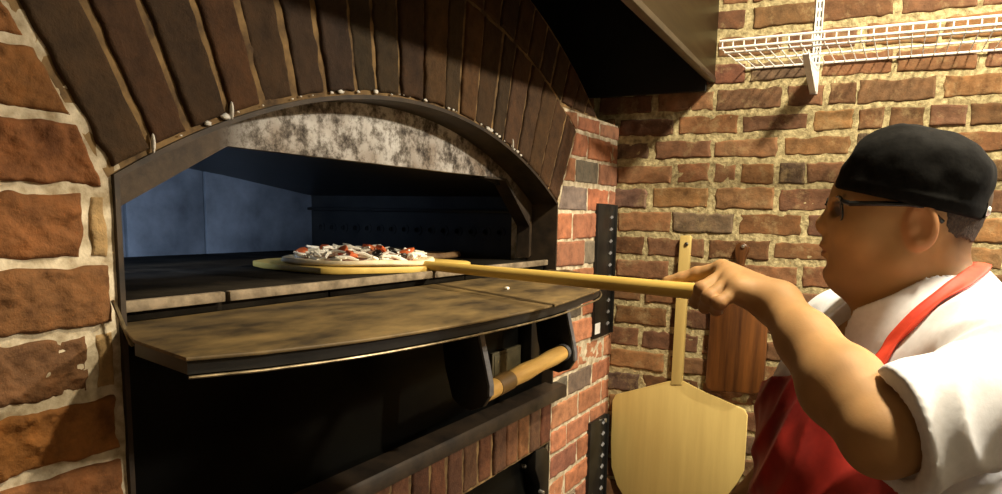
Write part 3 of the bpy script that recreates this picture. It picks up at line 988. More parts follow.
def mesh_sdf(f, lo, hi, h, N=14):
    """surface nets over blocks that touch the surface"""
    lo = np.array(lo, float); hi = np.array(hi, float)
    n = np.ceil((hi - lo) / h).astype(int) + 2
    nb = -(-n // N)
    big = int(nb.max() * N + 8)
    keys = []; pos = []; quads = []
    bi = np.stack(np.meshgrid(*[np.arange(k) for k in nb], indexing='ij'), -1).reshape(-1, 3)
    cen = lo + (bi * N + N / 2) * h
    dist = f(cen)
    act = bi[np.abs(dist) < N * h * .87 * 1.35 + .004]
    for b in act:
        o = b * N
        I = np.stack(np.meshgrid(*[np.arange(-1, N + 1) for _ in range(3)], indexing='ij'), -1) + o
        v = f((lo + I * h).reshape(-1, 3)).reshape(N + 2, N + 2, N + 2)
        s = v < 0
        if s.all() or not s.any(): continue
        cnt = np.zeros((N + 1,) * 3); acc = np.zeros((N + 1,) * 3 + (3,))
        cs = [(i, j, k) for i in (0, 1) for j in (0, 1) for k in (0, 1)]
        for (i, j, k) in cs:
            for ax in range(3):
                if (i, j, k)[ax]: continue
                e = [i, j, k]; e[ax] = 1
                va = v[i:i + N + 1, j:j + N + 1, k:k + N + 1]; vb = v[e[0]:e[0] + N + 1, e[1]:e[1] + N + 1, e[2]:e[2] + N + 1]
                cr = (va < 0) != (vb < 0)
                t = np.where(cr, va / np.where(cr, va - vb, 1), 0)
                q = np.zeros(va.shape + (3,)); q[...] = (i, j, k); q[..., ax] += t
                acc += q * cr[..., None]; cnt += cr
        has = cnt > 0
        ci = np.argwhere(has)
        p = acc[has] / cnt[has][:, None] + ci - 1 + o
        gi = ci - 1 + o
        keys.append((gi[:, 0] + 2) * big * big + (gi[:, 1] + 2) * big + gi[:, 2] + 2); pos.append(lo + p * h)
        for ax in range(3):
            a1, a2 = (ax + 1) % 3, (ax + 2) % 3
            sl0 = [slice(1, N + 1)] * 3; sl1 = list(sl0); sl1[ax] = slice(2, N + 2)
            x0 = s[tuple(sl0)]; x1 = s[tuple(sl1)]
            ee = np.argwhere(x0 != x1)
            if len(ee) == 0: continue
            fl = x0[tuple(ee.T)]
            G_ = ee + o
            c = []
            for d1, d2 in ((-1, -1), (0, -1), (0, 0), (-1, 0)):
                q = G_.copy(); q[:, a1] += d1; q[:, a2] += d2
                c.append((q[:, 0] + 2) * big * big + (q[:, 1] + 2) * big + q[:, 2] + 2)
            c = np.stack(c, -1)
            quads.append(np.where(fl[:, None], c, c[:, ::-1]))
    keys = np.concatenate(keys); pos = np.concatenate(pos); quads = np.concatenate(quads)
    uk, ui = np.unique(keys, return_index=True)
    V = pos[ui]
    ix = np.searchsorted(uk, quads)
    ix = np.clip(ix, 0, len(uk) - 1)
    ok = (uk[ix] == quads).all(1)
    return V, ix[ok]


def sdf_obj(name, parts, mat, parent, paint=None):
    Vs = []; Fs = []; n = 0
    for V, Q in parts:
        Vs.append(V); Fs.append(Q + n); n += len(V)
    V = np.concatenate(Vs); Q = np.concatenate(Fs)
    me = bpy.data.meshes.new(name)
    me.vertices.add(len(V)); me.vertices.foreach_set('co', V.ravel())
    me.loops.add(len(Q) * 4); me.loops.foreach_set('vertex_index', Q.ravel().astype(np.int32))
    me.polygons.add(len(Q)); me.polygons.foreach_set('loop_start', np.arange(0, len(Q) * 4, 4, dtype=np.int32))
    me.update(calc_edges=True); me.validate()
    if paint is not None:
        ca = me.color_attributes.new('tint', 'FLOAT_COLOR', 'POINT')
        c = np.ones((len(V), 4)); c[:, :3] = paint(V); ca.data.foreach_set('color', c.ravel())
    return link(name, me, mat, parent, smooth=True)


def rotz(R3x3): return np.array(R3x3)


# ---- joints (metres, read off the photograph at sensible depths)
DH = .03
W_ = dep(778, 304, .92 + DH)
E_ = dep(883, 438, .735)
S1 = np.array([X0 - .180, -.87, 1.390]); S2 = np.array([X0 + .185, -.675, 1.372])
NB = m(935, 318)


def f_head(p):
    d = s_ell(p, m(909, 197), (.073, .092, .078))
    d = smin(d, s_ell(p, m(868, 232), (.060, .050, .066)), .03)
    for s in (-1, 1):
        d = smin(d, s_rc(p, m(900, 258, s * .046), m(850, 274, s * .016), .026, .020), .03)
        d = smin(d, s_ell(p, m(866, 236, s * .036), (.030, .030, .030)), .02)
    d = smin(d, s_sph(p, m(843, 271), .0225), .02)
    d = smin(d, s_rc(p, m(872, 282), m(905, 300), .033, .05), .03)          # soft throat
    d = smin(d, s_rc(p, m(915, 242), m(908, 335), .058, .068), .025)         # neck
    d = smin(d, s_rc(p, m(925, 254), m(938, 325), .040, .056), .02)
    d = smin(d, s_ell(p, m(845.5, 199), (.046, .012, .010)), .012)            # brow
    for s in (-1, 1):
        d = smax(d, -s_ell(p, m(839.5, 209, s * .031), (.017, .015, .010)), .010)
        d = smin(d, s_ell(p, m(855.5, 210, s * .031), (.0145, .0175, .0115)), .003)
        d = smin(d, s_rc(p, m(842.5, 205.5, s * .022), m(848, 206, s * .044), .0035, .003), .006)
    d = smin(d, s_rc(p, m(844, 203), m(826, 222), .0080, .0115), .009)   # nose
    d = smin(d, s_sph(p, m(825.2, 225.5), .0118), .006)
    for s in (-1, 1):
        d = smin(d, s_ell(p, m(833, 227, s * .0125), (.008, .011, .0085)), .005)
        d = smax(d, -s_ell(p, m(828.5, 231.5, s * .0065), (.0035, .005, .003)), .003)
    d = smin(d, s_ell(p, m(834, 243), (.025, .015, .016)), .010)            # mouth mound
    d = smin(d, s_ell(p, m(827.5, 245), (.021, .0105, .0062)), .004)
    d = smin(d, s_ell(p, m(828.5, 254), (.019, .0100, .0068)), .004)
    d = smax(d, -s_rc(p, m(820.5, 249.5, -.018), m(820.5, 249.5, .018), .0020, .0020), .003)
    d = smax(d, -s_ell(p, m(822, 263), (.020, .006, .005)), .008)
    for s in (-1, 1):                                                       # ears
        c = m(921, 226, s * .074)
        R = np.array(Matrix.Rotation(s * .30, 3, 'Z') @ Matrix.Rotation(-.12, 3, 'X'))
        e = s_ell(p, c, (.0085, .0200, .0305), R)
        c2 = c + np.array([s * .0085, .001, .002])
        e = smax(e, -s_ell(p, c2, (.0065, .0130, .0215), R), .004)
        e = smin(e, s_ell(p, m(913, 229, s * .072), (.006, .006, .008)), .004)
        e = smin(e, s_sph(p, m(918, 244, s * .073), .008), .006)
        d = smin(d, e, .006)
    return d


K = dict(
    im=dep(722, 269, 1.00 + DH), mm=dep(726, 275, .975 + DH), rm=dep(730, 282, .95 + DH), pm=dep(738, 290, .928 + DH),
    ip=dep(697, 274, 1.02 + DH), mp=dep(702, 289, .955 + DH), rp=dep(709, 297, .935 + DH), pp=dep(719, 303, .918 + DH),
    id=dep(681, 278.5, 1.028 + DH), md=dep(696.5, 302, .985 + DH), rd=dep(705, 307, .965 + DH), pd=dep(716, 310, .945 + DH),
    it=dep(667, 281.5, 1.035 + DH), mt=dep(701, 304, 1.01 + DH), rt=dep(709, 308, .99 + DH), pt=dep(719, 311, .968 + DH),
    tb=dep(752, 296, .99 + DH), tm=dep(722, 289, 1.04 + DH), tt=dep(700, 285, 1.055 + DH))


def f_hand(p):
    pm_ = s_rc(p, W_, K['mm'], .024, .0150)
    for a, r in (('im', .0140), ('rm', .0140), ('pm', .0125)):
        pm_ = smin(pm_, s_rc(p, W_, K[a], .021, r), .016)
    pm_ = smin(pm_, s_rc(p, K['tb'], K['pm'], .018, .013), .014)
    d = pm_
    for a, r in (('i', .0098), ('m', .0100), ('r', .0095), ('p', .0085)):
        fg = s_rc(p, K[a + 'm'], K[a + 'p'], r + .0014, r)
        fg = smin(fg, s_rc(p, K[a + 'p'], K[a + 'd'], r, r - .0008), .004)
        fg = smin(fg, s_rc(p, K[a + 'd'], K[a + 't'], r - .0008, r - .0022), .004)
        fg = smin(fg, s_sph(p, K[a + 'p'], r + .0008), .003)
        d = smin(d, fg, .0045)
    th = s_rc(p, K['tb'], K['tm'], .0145, .0105)
    th = smin(th, s_rc(p, K['tm'], K['tt'], .0105, .0085), .004)
    d = smin(d, th, .010)
    return d


def f_arm(p):
    q = E_ + (W_ - E_) * np.array([.33])[:, None]; q = q[0]
    q2 = E_ + (W_ - E_) * .68
    d = s_rc(p, W_, q2, .0265, .0315)
    d = smin(d, s_rc(p, q2, q + np.array([0, 0, -.002]), .031, .0440), .02)
    d = smin(d, s_rc(p, q, E_, .0440, .0375), .015)
    d = smin(d, s_rc(p, E_, S1, .0390, .056), .012)
    return d


# far (right) arm: hangs forward, forearm by the hip
E2 = np.array([X0 + .21, -.610, 1.165]); W2 = dep(741, 505, 1.18); H2 = dep(726, 532, 1.17)


def f_arm2(p):
    d = s_rc(p, S2, E2, .056, .042)
    d = smin(d, s_rc(p, E2, W2, .043, .027), .02)
    d = smin(d, s_rc(p, W2, H2, .024, .018), .012)
    dr_ = (H2 - W2) / np.linalg.norm(H2 - W2); sd = np.cross(dr_, [0, 0, 1]); sd /= np.linalg.norm(sd); dn = np.cross(sd, dr_)
    for i in range(4):
        a = H2 + sd * (i - 1.5) * .019; b = a + dr_ * .040 - dn * .008; c = b + dr_ * .010 - dn * (.026 + .004 * (i % 2)); e = c - dr_ * .018 - dn * .010
        fg = smin(s_rc(p, a, b, .0105, .0095), s_rc(p, b, c, .0095, .0088), .004)
        fg = smin(fg, s_rc(p, c, e, .0088, .0075), .004)
        d = smin(d, fg, .005)
    a = W2 + sd * .022 + dr_ * .01; d = smin(d, s_rc(p, a, a + dr_ * .05 + sd * .022 - dn * .02, .014, .010), .010)
    return d


def f_torso(p):
    d = s_ell(p, (X0, -.755, 1.215), (.180, .150, .19))
    d = smin(d, s_ell(p, (X0, -.765, 1.08), (.195, .160, .20)), .08)
    d = smin(d, s_ell(p, (X0, -.785, .93), (.175, .145, .15)), .08)
    d = smin(d, s_rc(p, S1, S2, .056, .056), .06)
    d = smin(d, s_ell(p, (X0 + .07, -.700, 1.29), (.13, .112, .125)), .05)
    for S in (S1, S2):
        d = smin(d, s_rc(p, NB + np.array([0, -.012, .0]), S, .050, .050), .04)
    return d


def f_legs(p):
    d = 9
    for s in (-1, 1):
        a = s_rc(p, (X0 + s * .088, -.785, .90), (X0 + s * .10, -.775, .48), .095, .066)
        a = smin(a, s_rc(p, (X0 + s * .10, -.775, .48), (X0 + s * .105, -.80, .09), .064, .042), .03)
        a = smin(a, s_rc(p, (X0 + s * .105, -.80, .055), (X0 + s * .115, -.66, .035), .040, .028), .03)
        d = np.minimum(d, a)
    return d


def near(f, c, r):
    c = np.array(c); big = 0.25
    def g_(p):
        dd = np.linalg.norm(p - c, axis=-1) - r
        out = dd + .06
        k = dd < .06
        if k.any():
            out = np.where(k, 0, out); out[k] = f(p[k])
        return out
    return g_


hd_ = near(f_head, m(905, 232), .20)
ha_ = near(f_hand, K['rm'], .16)
a1_ = near(f_arm, (W_ + S1) / 2, .30)
a2_ = near(f_arm2, (S2 + E2 + W2) / 3, .34)


def f_body(p):
    d = smin(f_torso(p), f_legs(p), .05)
    d = smin(d, a1_(p), .02); d = smin(d, ha_(p), .012); d = smin(d, a2_(p), .02)
    return smin(d, hd_(p), .025)


def clip_box(f, lo, hi):
    lo = np.array(lo); hi = np.array(hi); c = (lo + hi) / 2; hf = (hi - lo) / 2
    return lambda p: np.maximum(f(p), np.max(np.abs(p - c) - hf, axis=-1))


def f_bare(p):          # head, neck, arms
    d = smin(a1_(p), ha_(p), .012)
    d = np.minimum(d, a2_(p))
    return smin(d, hd_(p), .02)


man = empty('person', (X0, -.78, 0), 'man in black cap, white shirt and red apron reaching the peel into the oven', 'person')
SK = np.array([.40, .228, .096])


def paint_skin(V):
    c = np.tile(SK, (len(V), 1))
    c *= (1 + .10 * fbm(V, 45, 3, 3))[:, None]
    def mix(w, col): return c * (1 - w)[:, None] + np.array(col) * w[:, None]
    lip = np.clip(1.2 - np.maximum(s_ell(V, m(828, 249), (.019, .012, .0105)), 0) / .002, 0, 1) * (np.abs(V[:, 0] - X0) < .024)
    c = mix(lip * .55, (.30, .105, .07))
    for s in (-1, 1):
        eb = np.clip(1 - np.minimum(s_rc(V, m(839, 198, s * .014), m(846, 196, s * .048), .0045, .003), 9) / .002, 0, 1)
        c = mix(eb * .85, (.02, .013, .009))
        ey = np.clip(1 - s_sph(V, m(838.5, 210, s * .031), .0075) / .001, 0, 1)
        c = mix(ey * .8, (.03, .02, .015))
    ear = np.clip(1 - s_ell(V, m(921, 226, -.078), (.014, .022, .032)) / .004, 0, 1)
    c = mix(ear * .35, (.46, .17, .085))
    beard = np.clip(1 - s_ell(V, m(850, 265), (.05, .04, .03)) / .03, 0, 1) * .25
    c = mix(beard, (.18, .10, .06))
    fd = np.clip((m(944, 225)[1] + .006 - V[:, 1]) / .022, 0, 1) * np.clip((V[:, 2] - m(965, 272)[2]) / .045, 0, 1)
    c = mix(fd * .9, (.045, .030, .020))
    for a in 'imrp':
        kn = np.clip(1 - (np.linalg.norm(V - K[a + 'p'], axis=1) - .006) / .008, 0, 1)
        c = mix(kn * .25, (.42, .16, .08))
    return np.clip(c, .002, 1)


def skin_mat():
    mt, nt, b = new_mat('tan_skin')
    at = nt.nodes.new('ShaderNodeAttribute'); at.attribute_name = 'tint'
    nt.links.new(at.outputs['Color'], b.inputs['Base Color'])
    b.inputs['Roughness'].default_value = .62
    b.inputs['Specular IOR Level'].default_value = .3
    b.inputs['Subsurface Weight'].default_value = .12
    b.inputs['Subsurface Radius'].default_value = (.012, .005, .003)
    b.inputs['Subsurface Scale'].default_value = .6
    n = noise_node(nt, 420, 3, .6); bump(nt, b, n.outputs['Fac'], .12, .001)
    return mt


M['skin'] = skin_mat()
hc = m(905, 235)
parts = [mesh_sdf(clip_box(f_body, (hc[0] - .12, -1.0, 1.425), (hc[0] + .12, -.55, 1.72)), (hc[0] - .125, -1.0, 1.42), (hc[0] + .125, -.55, 1.72), .0021),
         mesh_sdf(clip_box(f_bare, (-1.40, -.86, 1.22), (-1.0 + .02, -.36, 1.56)), (-1.42, -.88, 1.2), (-.97, -.35, 1.57), .0023) if False else None]
alo = np.minimum(np.minimum(E_, W_), K['it']) - .07; ahi = np.maximum(np.maximum(E_, W_), K['it']) + .06
armf = lambda p: smin(a1_(p), ha_(p), .012)
parts[1] = mesh_sdf(clip_box(armf, alo, ahi + np.array([0.03, 0, 0])), alo - .01, ahi + .05, .0021)
parts.append(mesh_sdf(lambda p: np.maximum(smin(f_torso(p), smin(f_legs(p), np.minimum(a2_(p), a1_(p)), .03), .04), p[..., 2] - 1.47) + .004, (X0 - .42, -1.02, -.01), (X0 + .42, -.30, 1.50), .008))
body = sdf_obj('body', parts, M['skin'], man, paint_skin)

# ---- hair: close cropped at the nape, a thin cap over the skull
hairm = simple('cropped_black_hair', (.016, .011, .008), (.055, .036, .022), 300, .8, 0, .5)


def f_hair(p):
    d = f_head(p) - .0009 + .0009 * vnoise(p, 500, 3)
    a = m(930, 203); b_ = m(962, 262)
    # keep what lies behind the ear line and above the nape
    n1 = np.array([0, -1.0, .10]); n1 /= np.linalg.norm(n1)
    d = np.maximum(d, (p - m(944, 225)) @ -n1)
    d = np.maximum(d, m(965, 240)[2] - p[..., 2] + .25 * (p[..., 1] - m(965, 240)[1]) + .006 * vnoise(p, 120, 5))
    return np.maximum(d, -(f_head(p) + .004))


sdf_obj('hair', [mesh_sdf(f_hair, m(985, 275, -.1), m(905, 160, .1), .0024)], hairm, man)

# ---- shirt
shirtm = simple('white_cotton_shirt', (.70, .72, .77), (.78, .80, .86), 90, .8, 0, .08)
SLV = (E_ - S1) / np.linalg.norm(E_ - S1)
CU = dep(893, 430, .735)            # cuff of the near sleeve lies just above the elbow
cun = dep(870, 433, .735) - dep(896, 429, .735); cun /= np.linalg.norm(cun)


def f_sleeve(p):
    d = s_rc(p, S1, E_ + (E_ - S1) * .12, .066, .064)
    fold = .0060 * np.abs(np.sin(((p - S1) @ SLV) * 52 + 4 * vnoise(p, 11, 2))) - .003 + .007 * vnoise(p, 15, 5)
    d = d + fold
    d = smax(d, (p - CU) @ cun, .004)
    inner = np.maximum(a1_(p) - .004, -((p - CU) @ cun) - .010)
    return smax(d, -inner, .003)


def f_sleeve2(p):
    M2 = S2 + (E2 - S2) * .92
    d = s_rc(p, S2, M2, .078, .066) + .005 * vnoise(p, 18, 8)
    return d


def f_shirtbody(p):
    w = .005 * fbm(p * np.array([1, 1, .55]), 13, 21, 2) + .006 * np.abs(np.sin((p[..., 2] * 40 + p[..., 1] * 34 + p[..., 0] * 20 + 3 * vnoise(p, 9, 4)))) - .003
    return f_torso(p) - .013 + w


def f_shirt0(p):
    d = f_shirtbody(p)
    d = smin(d, f_sleeve(p), .022); d = smin(d, f_sleeve2(p), .022)
    d = np.maximum(d, .86 - p[..., 2])
    return d


nk_a, nk_b = m(922, 240), m(912, 345)


def f_vee(p): return s_rc(p, m(864, 292), m(846, 348), .064, .026)


def f_neckhole(p):
    d = hd_(p) - .004
    # V opening at the front
    return np.minimum(d, f_vee(p))


def f_shirt(p): return smax(f_shirt0(p), -f_neckhole(p), .005)


shirt = sdf_obj('shirt', [mesh_sdf(f_shirt, (X0 - .36, -1.0, .84), (X0 + .36, -.46, 1.53), .0042)], shirtm, man)


# ---- collar: folded band round the neck, open at the throat
def f_collar(p):
    A = m(950, 283); B = m(862, 328)           # back high, front low
    ax = B - A; L = np.linalg.norm(ax); ax = ax / L
    C_ = (A + B) / 2 + np.array([0, -.002, -.002])
    nrm = np.cross(ax, [1, 0, 0]); nrm /= np.linalg.norm(nrm)
    if nrm[2] < 0: nrm = -nrm
    q = p - C_
    u = q @ ax; v = q[..., 0]; h = q @ nrm
    a, b = L / 2 + .030, .092
    rr = np.sqrt((u / a) ** 2 + (v / b) ** 2)
    flare = -.55 * h / .085
    d = np.abs((rr - 1 - flare) * .085) - .0032
    d = np.maximum(d, np.abs(h - .004) - .024 - .010 * np.clip(u / a, 0, 1))
    gap = np.abs(v) - np.clip((u - a * .45) * 1.1, -.01, .06)
    d = np.maximum(d, -gap)
    return np.maximum(np.maximum(d + .0012 * vnoise(p, 30, 3), -(hd_(p) - .003)), -f_vee(p))


sdf_obj('collar', [mesh_sdf(f_collar, (X0 - .14, -.93, 1.36), (X0 + .14, -.60, 1.54), .0026)], shirtm, shirt)

# ---- apron
apm = simple('red_apron_cloth', (.22, .010, .007), (.50, .030, .018), 11, .6, 0, .15, detail=6)


def f_outer(p): return np.minimum(f_shirt0(p), f_collar(p))


def f_apron(p):
    base = smin(smin(f_shirtbody(p), f_shirt0(p) + .004, .01), f_legs(p) - .012, .10) - .008 + .003 * fbm(p * np.array([1.2, 1, .5]), 20, 31, 2)
    d = np.abs(base) - .0050
    hw = .155 + .115 * np.clip((1.33 - p[..., 2]) / .13, 0, 1)
    d = np.maximum(d, np.abs(p[..., 0] - X0) - hw)
    d = np.maximum(d, -.765 - p[..., 1])
    top = 1.325 - .36 * (p[..., 0] - X0)
    d = np.maximum(d, p[..., 2] - top)
    return np.maximum(d, .55 - p[..., 2])


apron = sdf_obj('apron', [mesh_sdf(f_apron, (X0 - .28, -.81, .53), (X0 + .28, -.46, 1.39), .0034)], apm, man)
strm = simple('orange_red_strap_cloth', (.55, .035, .012), (.66, .055, .02), 60, .65, 0, .1)


def surf(px, py):
    """the point of the clothing seen at this place of the photograph"""
    r = ROT @ np.array([px - PPX, py - PPY, F_PX]); r /= np.linalg.norm(r)
    t = .45
    for _ in range(160):
        v = float(f_outer((CAM + r * t)[None])[0])
        if v < .0006: break
        t += v * .6
    return CAM + r * t


S_pts = [surf(a, b) for a, b in ((964, 284), (955, 290), (943, 300), (930, 311), (917, 322), (905, 334), (896, 344))] + [surf(a, b) for a, b in ((886, 356), (874, 370), (858, 388), (842, 404))]
S_pts = [np.array([X0 + .0, S_pts[0][1] - .02, S_pts[0][2] + .012])] + S_pts


def ribbon(pts, width, off, name, mat, parent):
    """cloth band laid on the shirt, with thickness"""
    P = []
    pts = [np.array(p) for p in pts]
    ts = np.linspace(0, len(pts) - 1, 60)
    for t in ts:
        i = min(int(t), len(pts) - 2); P.append(pts[i] * (1 - (t - i)) + pts[i + 1] * (t - i))
    P = np.array(P)
    for _ in range(6): P[1:-1] = (P[:-2] + P[1:-1] * 2 + P[2:]) / 4
    def grad(q):
        e = .003
        gx = np.stack([f_outer(q + np.eye(3)[k] * e) - f_outer(q - np.eye(3)[k] * e) for k in range(3)], -1)
        return gx / np.maximum(np.linalg.norm(gx, axis=-1, keepdims=True), 1e-6)
    T = np.gradient(P, axis=0); T /= np.linalg.norm(T, axis=1, keepdims=True)
    for _ in range(8): P = P - grad(P) * (f_outer(P) - off)[:, None] * .7
    for _ in range(4): P[1:-1] = (P[:-2] + P[1:-1] * 2 + P[2:]) / 4
    N = grad(P)
    for _ in range(8): N[1:-1] = (N[:-2] + N[1:-1] * 2 + N[2:]) / 4
    N /= np.linalg.norm(N, axis=1, keepdims=True)
    B = np.cross(T, N); B /= np.linalg.norm(B, axis=1, keepdims=True)
    rows = []
    for s in np.linspace(-.5, .5, 7):
        q = P + B * s * width
        q = q - grad(q) * np.clip(f_outer(q) - off, -.012, .002)[:, None]
        rows.append(q)
    rows = np.array(rows)
    for _ in range(14): rows[:, 1:-1] = (rows[:, :-2] + rows[:, 1:-1] * 2 + rows[:, 2:]) / 4
    for i in (0, -1): rows[i] = P + (rows[i] - P) * (width / 2 / np.maximum(np.linalg.norm(rows[i] - P, axis=1, keepdims=True), 1e-4))
    up = rows + N[None] * .0022
    V = np.concatenate([rows.reshape(-1, 3), up.reshape(-1, 3)]); n = rows.shape[1]; k = rows.shape[0]
    F = []
    o = k * n
    for i in range(k - 1):
        for j in range(n - 1):
            a = i * n + j
            F.append((a, a + n, a + n + 1, a + 1)); F.append((o + a, o + a + 1, o + a + n + 1, o + a + n))
    for j in range(n - 1):
        F.append((j, j + 1, o + j + 1, o + j)); a = (k - 1) * n + j; F.append((a + 1, a, o + a, o + a + 1))
    for i in range(k - 1):
        a = i * n; F.append((a + n, a, o + a, o + a + n)); a = i * n + n - 1; F.append((a, a + n, o + a + n, o + a))
    me = bpy.data.meshes.new(name); me.from_pydata(V.tolist(), [], F)
    return link(name, me, mat, parent, smooth=True)


ribbon(S_pts, .0225, .003, 'neck_strap', strm, apron)
S_far = [np.array([2 * X0 - q[0], q[1], q[2]]) for q in S_pts]
ribbon(S_far, .0225, .003, 'neck_strap', strm, apron)

# ---- trousers and shoes
trm = simple('black_trouser_cloth', (.012, .012, .014), (.025, .025, .028), 60, .8, 0, .1)
sdf_obj('trousers', [mesh_sdf(lambda p: np.maximum(np.maximum(smin(f_legs(p), s_ell(p, (X0, -.785, .93), (.175, .145, .15)), .05) - .010 + .004 * vnoise(p, 14, 3), .075 - p[..., 2]), p[..., 2] - .93), (X0 - .24, -1.0, .05), (X0 + .24, -.58, .96), .007)], trm, man)
shm = simple('black_shoe_leather', (.010, .010, .010), (.02, .02, .02), 60, .4, 0, .1)
for s in (-1, 1):
    fs = lambda p, s=s: np.maximum(smin(s_rc(p, (X0 + s * .105, -.815, .05), (X0 + s * .118, -.63, .032), .052, .040), s_rc(p, (X0 + s * .105, -.80, .09), (X0 + s * .105, -.80, .05), .05, .05), .03), .001 - p[..., 2])
    sdf_obj('shoe', [mesh_sdf(fs, (X0 + s * .11 - .09, -.90, -.01), (X0 + s * .11 + .09, -.55, .16), .005)], shm, man)

# ---- cap
capm = simple('black_cap_cloth', (.003, .003, .003), (.007, .0068, .0065), 120, .9, 0, .12, spec=.10)
cf, cbk = m(836, 189), m(979, 221)
cax = cbk - cf; CL = np.linalg.norm(cax); cax /= CL
cnr = np.cross([1, 0, 0], cax); cnr /= np.linalg.norm(cnr)
if cnr[2] < 0: cnr = -cnr


def f_cap(p):
    C_ = (cf + cbk) / 2
    q = p - C_
    u = q @ cax; v = q[..., 0]; h = q @ cnr
    t = np.clip(h / .085, 0, 1)
    uc = .005 * t                       # the crown sags towards the back
    n = 2.25
    a = CL / 2 + .001 + .0035 * np.sin(t * 2.2); b = .083 + .004 * np.sin(t * 2.4)
    rr = (np.abs((u - uc) / a) ** n + np.abs(v / b) ** n) ** (1 / n)
    hh = (rr ** 3.0 + (np.maximum(h, 0) / (.097 - .002 * (u / a))) ** 2.8) ** (1 / 2.9)
    d = (hh - 1) * .080
    w = .0032 * vnoise(p * np.array([1, 1, 1.6]), 22, 13) + .0016 * vnoise(p, 50, 17)
    band = np.clip((.018 - h) / .004, 0, 1)
    d = d + w * (1 - band * .6) - .0012 * band
    return smax(d, -h, .003)


cap = sdf_obj('cap', [mesh_sdf(f_cap, m(1000, 235, -.1), m(820, 112, .1), .0023)], capm, man)
pb = m(984.5, 211, -.012)
g = G(); g.prism([tuple(pb + np.array(o)) for o in ((-.02, .006, .010), (.014, .004, .008), (.014, .006, -.011), (-.02, .008, -.009))], (0, -.008, 0), .002); g.done('back_tab', capm, cap)
g = G(); g.lathe([(0, -.0035), (.0045, -.003), (.0062, -.001), (.0062, .004)], pb + np.array([-.006, -.003, .0]), 'Y', 18); g.done('snap_button', M['white_coat'], cap)

# ---- glasses
frm = simple('black_glasses_plastic', (.006, .006, .006), (.012, .012, .012), 40, .25, 0, 0)
gl = bpy.data.objects.new('glasses', None)
gm, gnt, gb = new_mat('clear_lens'); gb.inputs['Base Color'].default_value = (1, 1, 1, 1); gb.inputs['Roughness'].default_value = .02
gb.inputs['Transmission Weight'].default_value = 1; gb.inputs['IOR'].default_value = 1.12


def lens_outline(s, k=1.0):
    c = m(836.0, 209.5, s * .033)
    ang = s * .36                     # the front wraps round the face
    r_ = np.array([math.cos(ang), -math.sin(ang) * s * s, 0]) if False else np.array([math.cos(ang), -math.sin(ang), 0])
    u_ = np.array([0, .10, 1.0]); u_ /= np.linalg.norm(u_)
    pts = []
    for a in np.linspace(0, 2 * math.pi, 33)[:-1]:
        ca, sa = math.cos(a), math.sin(a)
        x = .0265 * math.copysign(abs(ca) ** .55, ca) * k; z = .0165 * math.copysign(abs(sa) ** .6, sa) * k
        pts.append(c + r_ * x + u_ * z)
    return c, np.array(pts)


fr_o = None
g = G()
for s in (-1, 1):
    c, pts = lens_outline(s)
    q = [tuple(x) for x in pts] + [tuple(pts[0]), ]
    g.tube(q, [.0013] * len(q), 8)
    up_pts = [tuple(x) for x in pts[1:16]]
    g.tube(up_pts, [.0023] * len(up_pts), 8)
ca_, pa = lens_outline(-1); cb_, pb_ = lens_outline(1)
ia = pa[np.argmax(pa[:, 0])]; ib = pb_[np.argmin(pb_[:, 0])]
g.tube([ia + np.array([0, 0, .004]), (ia + ib) / 2 + np.array([0, .004, .007]), ib + np.array([0, 0, .004])], [.0016] * 3, 8)
glasses = g.done('glasses_frame', frm, man)
for s in (-1, 1):
    c, pts = lens_outline(s, .97)
    n_ = np.cross(pts[0] - c, pts[8] - c); n_ /= np.linalg.norm(n_)
    g = G(); g.prism([tuple(x - n_ * .0006) for x in pts], tuple(n_ * .0012)); g.done('lens', gm, glasses)
    c, pts = lens_outline(s)
    oe = pts[np.argmin(pts[:, 0] * -s)] if False else pts[np.argmax(pts[:, 0] * s)]
    g = G()
    g.tube([oe + np.array([0, 0, .010]), m(850, 203.5, s * .071), m(880, 203.5, s * .0755), m(910, 204.5, s * .0765), m(924, 207, s * .077), m(936, 216, s * .073), m(943, 222, s * .068)],
           [.0030, .0034, .0032, .0028, .0025, .0028, .0026], 10)
    g.done('temple', frm, glasses)

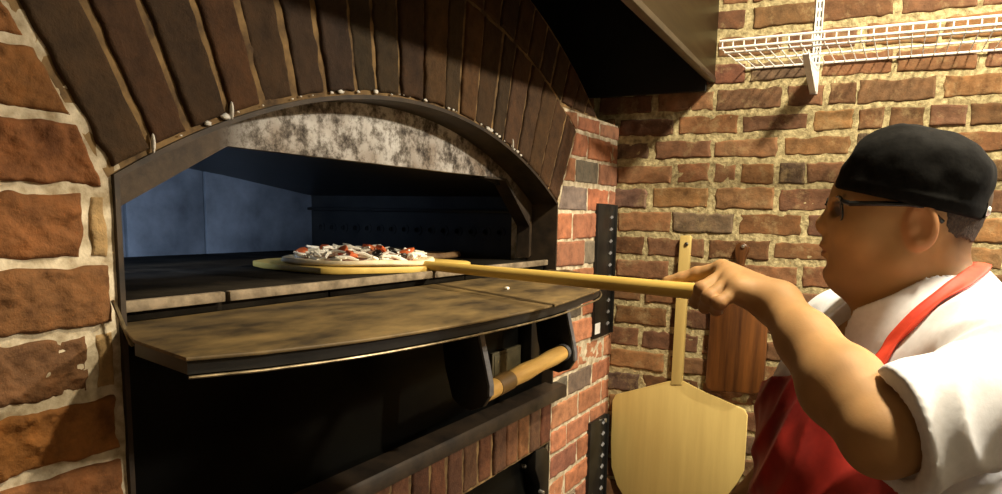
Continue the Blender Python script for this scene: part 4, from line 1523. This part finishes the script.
# ================================================================== CAMERA, LIGHT
cd = bpy.data.cameras.new('camera'); cam = bpy.data.objects.new('camera', cd); COL.objects.link(cam)
cd.sensor_fit = 'HORIZONTAL'; cd.sensor_width = 36
cd.lens = F_PX / 1002 * 36
cd.shift_x = -(PPX - 501) / 1002
cd.shift_y = (PPY - 247) / 1002
cd.clip_start = .02
Rm = Matrix(((ROT[0][0], -ROT[0][1], -ROT[0][2]), (ROT[1][0], -ROT[1][1], -ROT[1][2]), (ROT[2][0], -ROT[2][1], -ROT[2][2])))
cam.matrix_world = Matrix.Translation(Vector(CAM)) @ Rm.to_4x4()
bpy.context.scene.camera = cam


def area(name, loc, target, size, power, color, spread=math.pi):
    ld = bpy.data.lights.new(name, 'AREA'); ld.energy = power; ld.color = color
    ld.shape = 'DISK'; ld.size = size; ld.spread = spread
    o = bpy.data.objects.new(name, ld); COL.objects.link(o)
    o.location = loc
    o.rotation_euler = (Vector(target) - Vector(loc)).to_track_quat('-Z', 'Y').to_euler()
    return o


WARM = (1.0, .85, .60)
area('ceiling_lamp', (-1.0, -1.0, 2.62), (-.45, -.95, 1.5), .14, 50, WARM)
area('ceiling_lamp', (-.09, -2.2, 2.5), (-.5, 0, 1.5), .12, 66, (1.0, .89, .70))
area('ceiling_lamp', (-1.8, -2.3, 2.6), (-1.5, 0, 1.5), .14, 4.5, (1.0, .80, .5))
sp = bpy.data.lights.new('oven_glow', 'SPOT'); sp.energy = 26; sp.color = (.50, .68, 1.0); sp.spot_size = 1.6; sp.spot_blend = .8; sp.shadow_soft_size = .01
so = bpy.data.objects.new('oven_glow', sp); COL.objects.link(so); so.location = (-1.47, .12, 1.60)
so.rotation_euler = (Vector((-1.0, .78, 1.72)) - so.location).to_track_quat('-Z', 'Y').to_euler()

w = bpy.data.worlds.new('world'); bpy.context.scene.world = w; w.use_nodes = True
w.node_tree.nodes['Background'].inputs[0].default_value = (1, .85, .65, 1)
w.node_tree.nodes['Background'].inputs[1].default_value = .012
vs_ = bpy.context.scene.view_settings
vs_.view_transform = 'Standard'; vs_.look = 'None'; vs_.gamma = 1; vs_.exposure = 0; vs_.use_curve_mapping = False
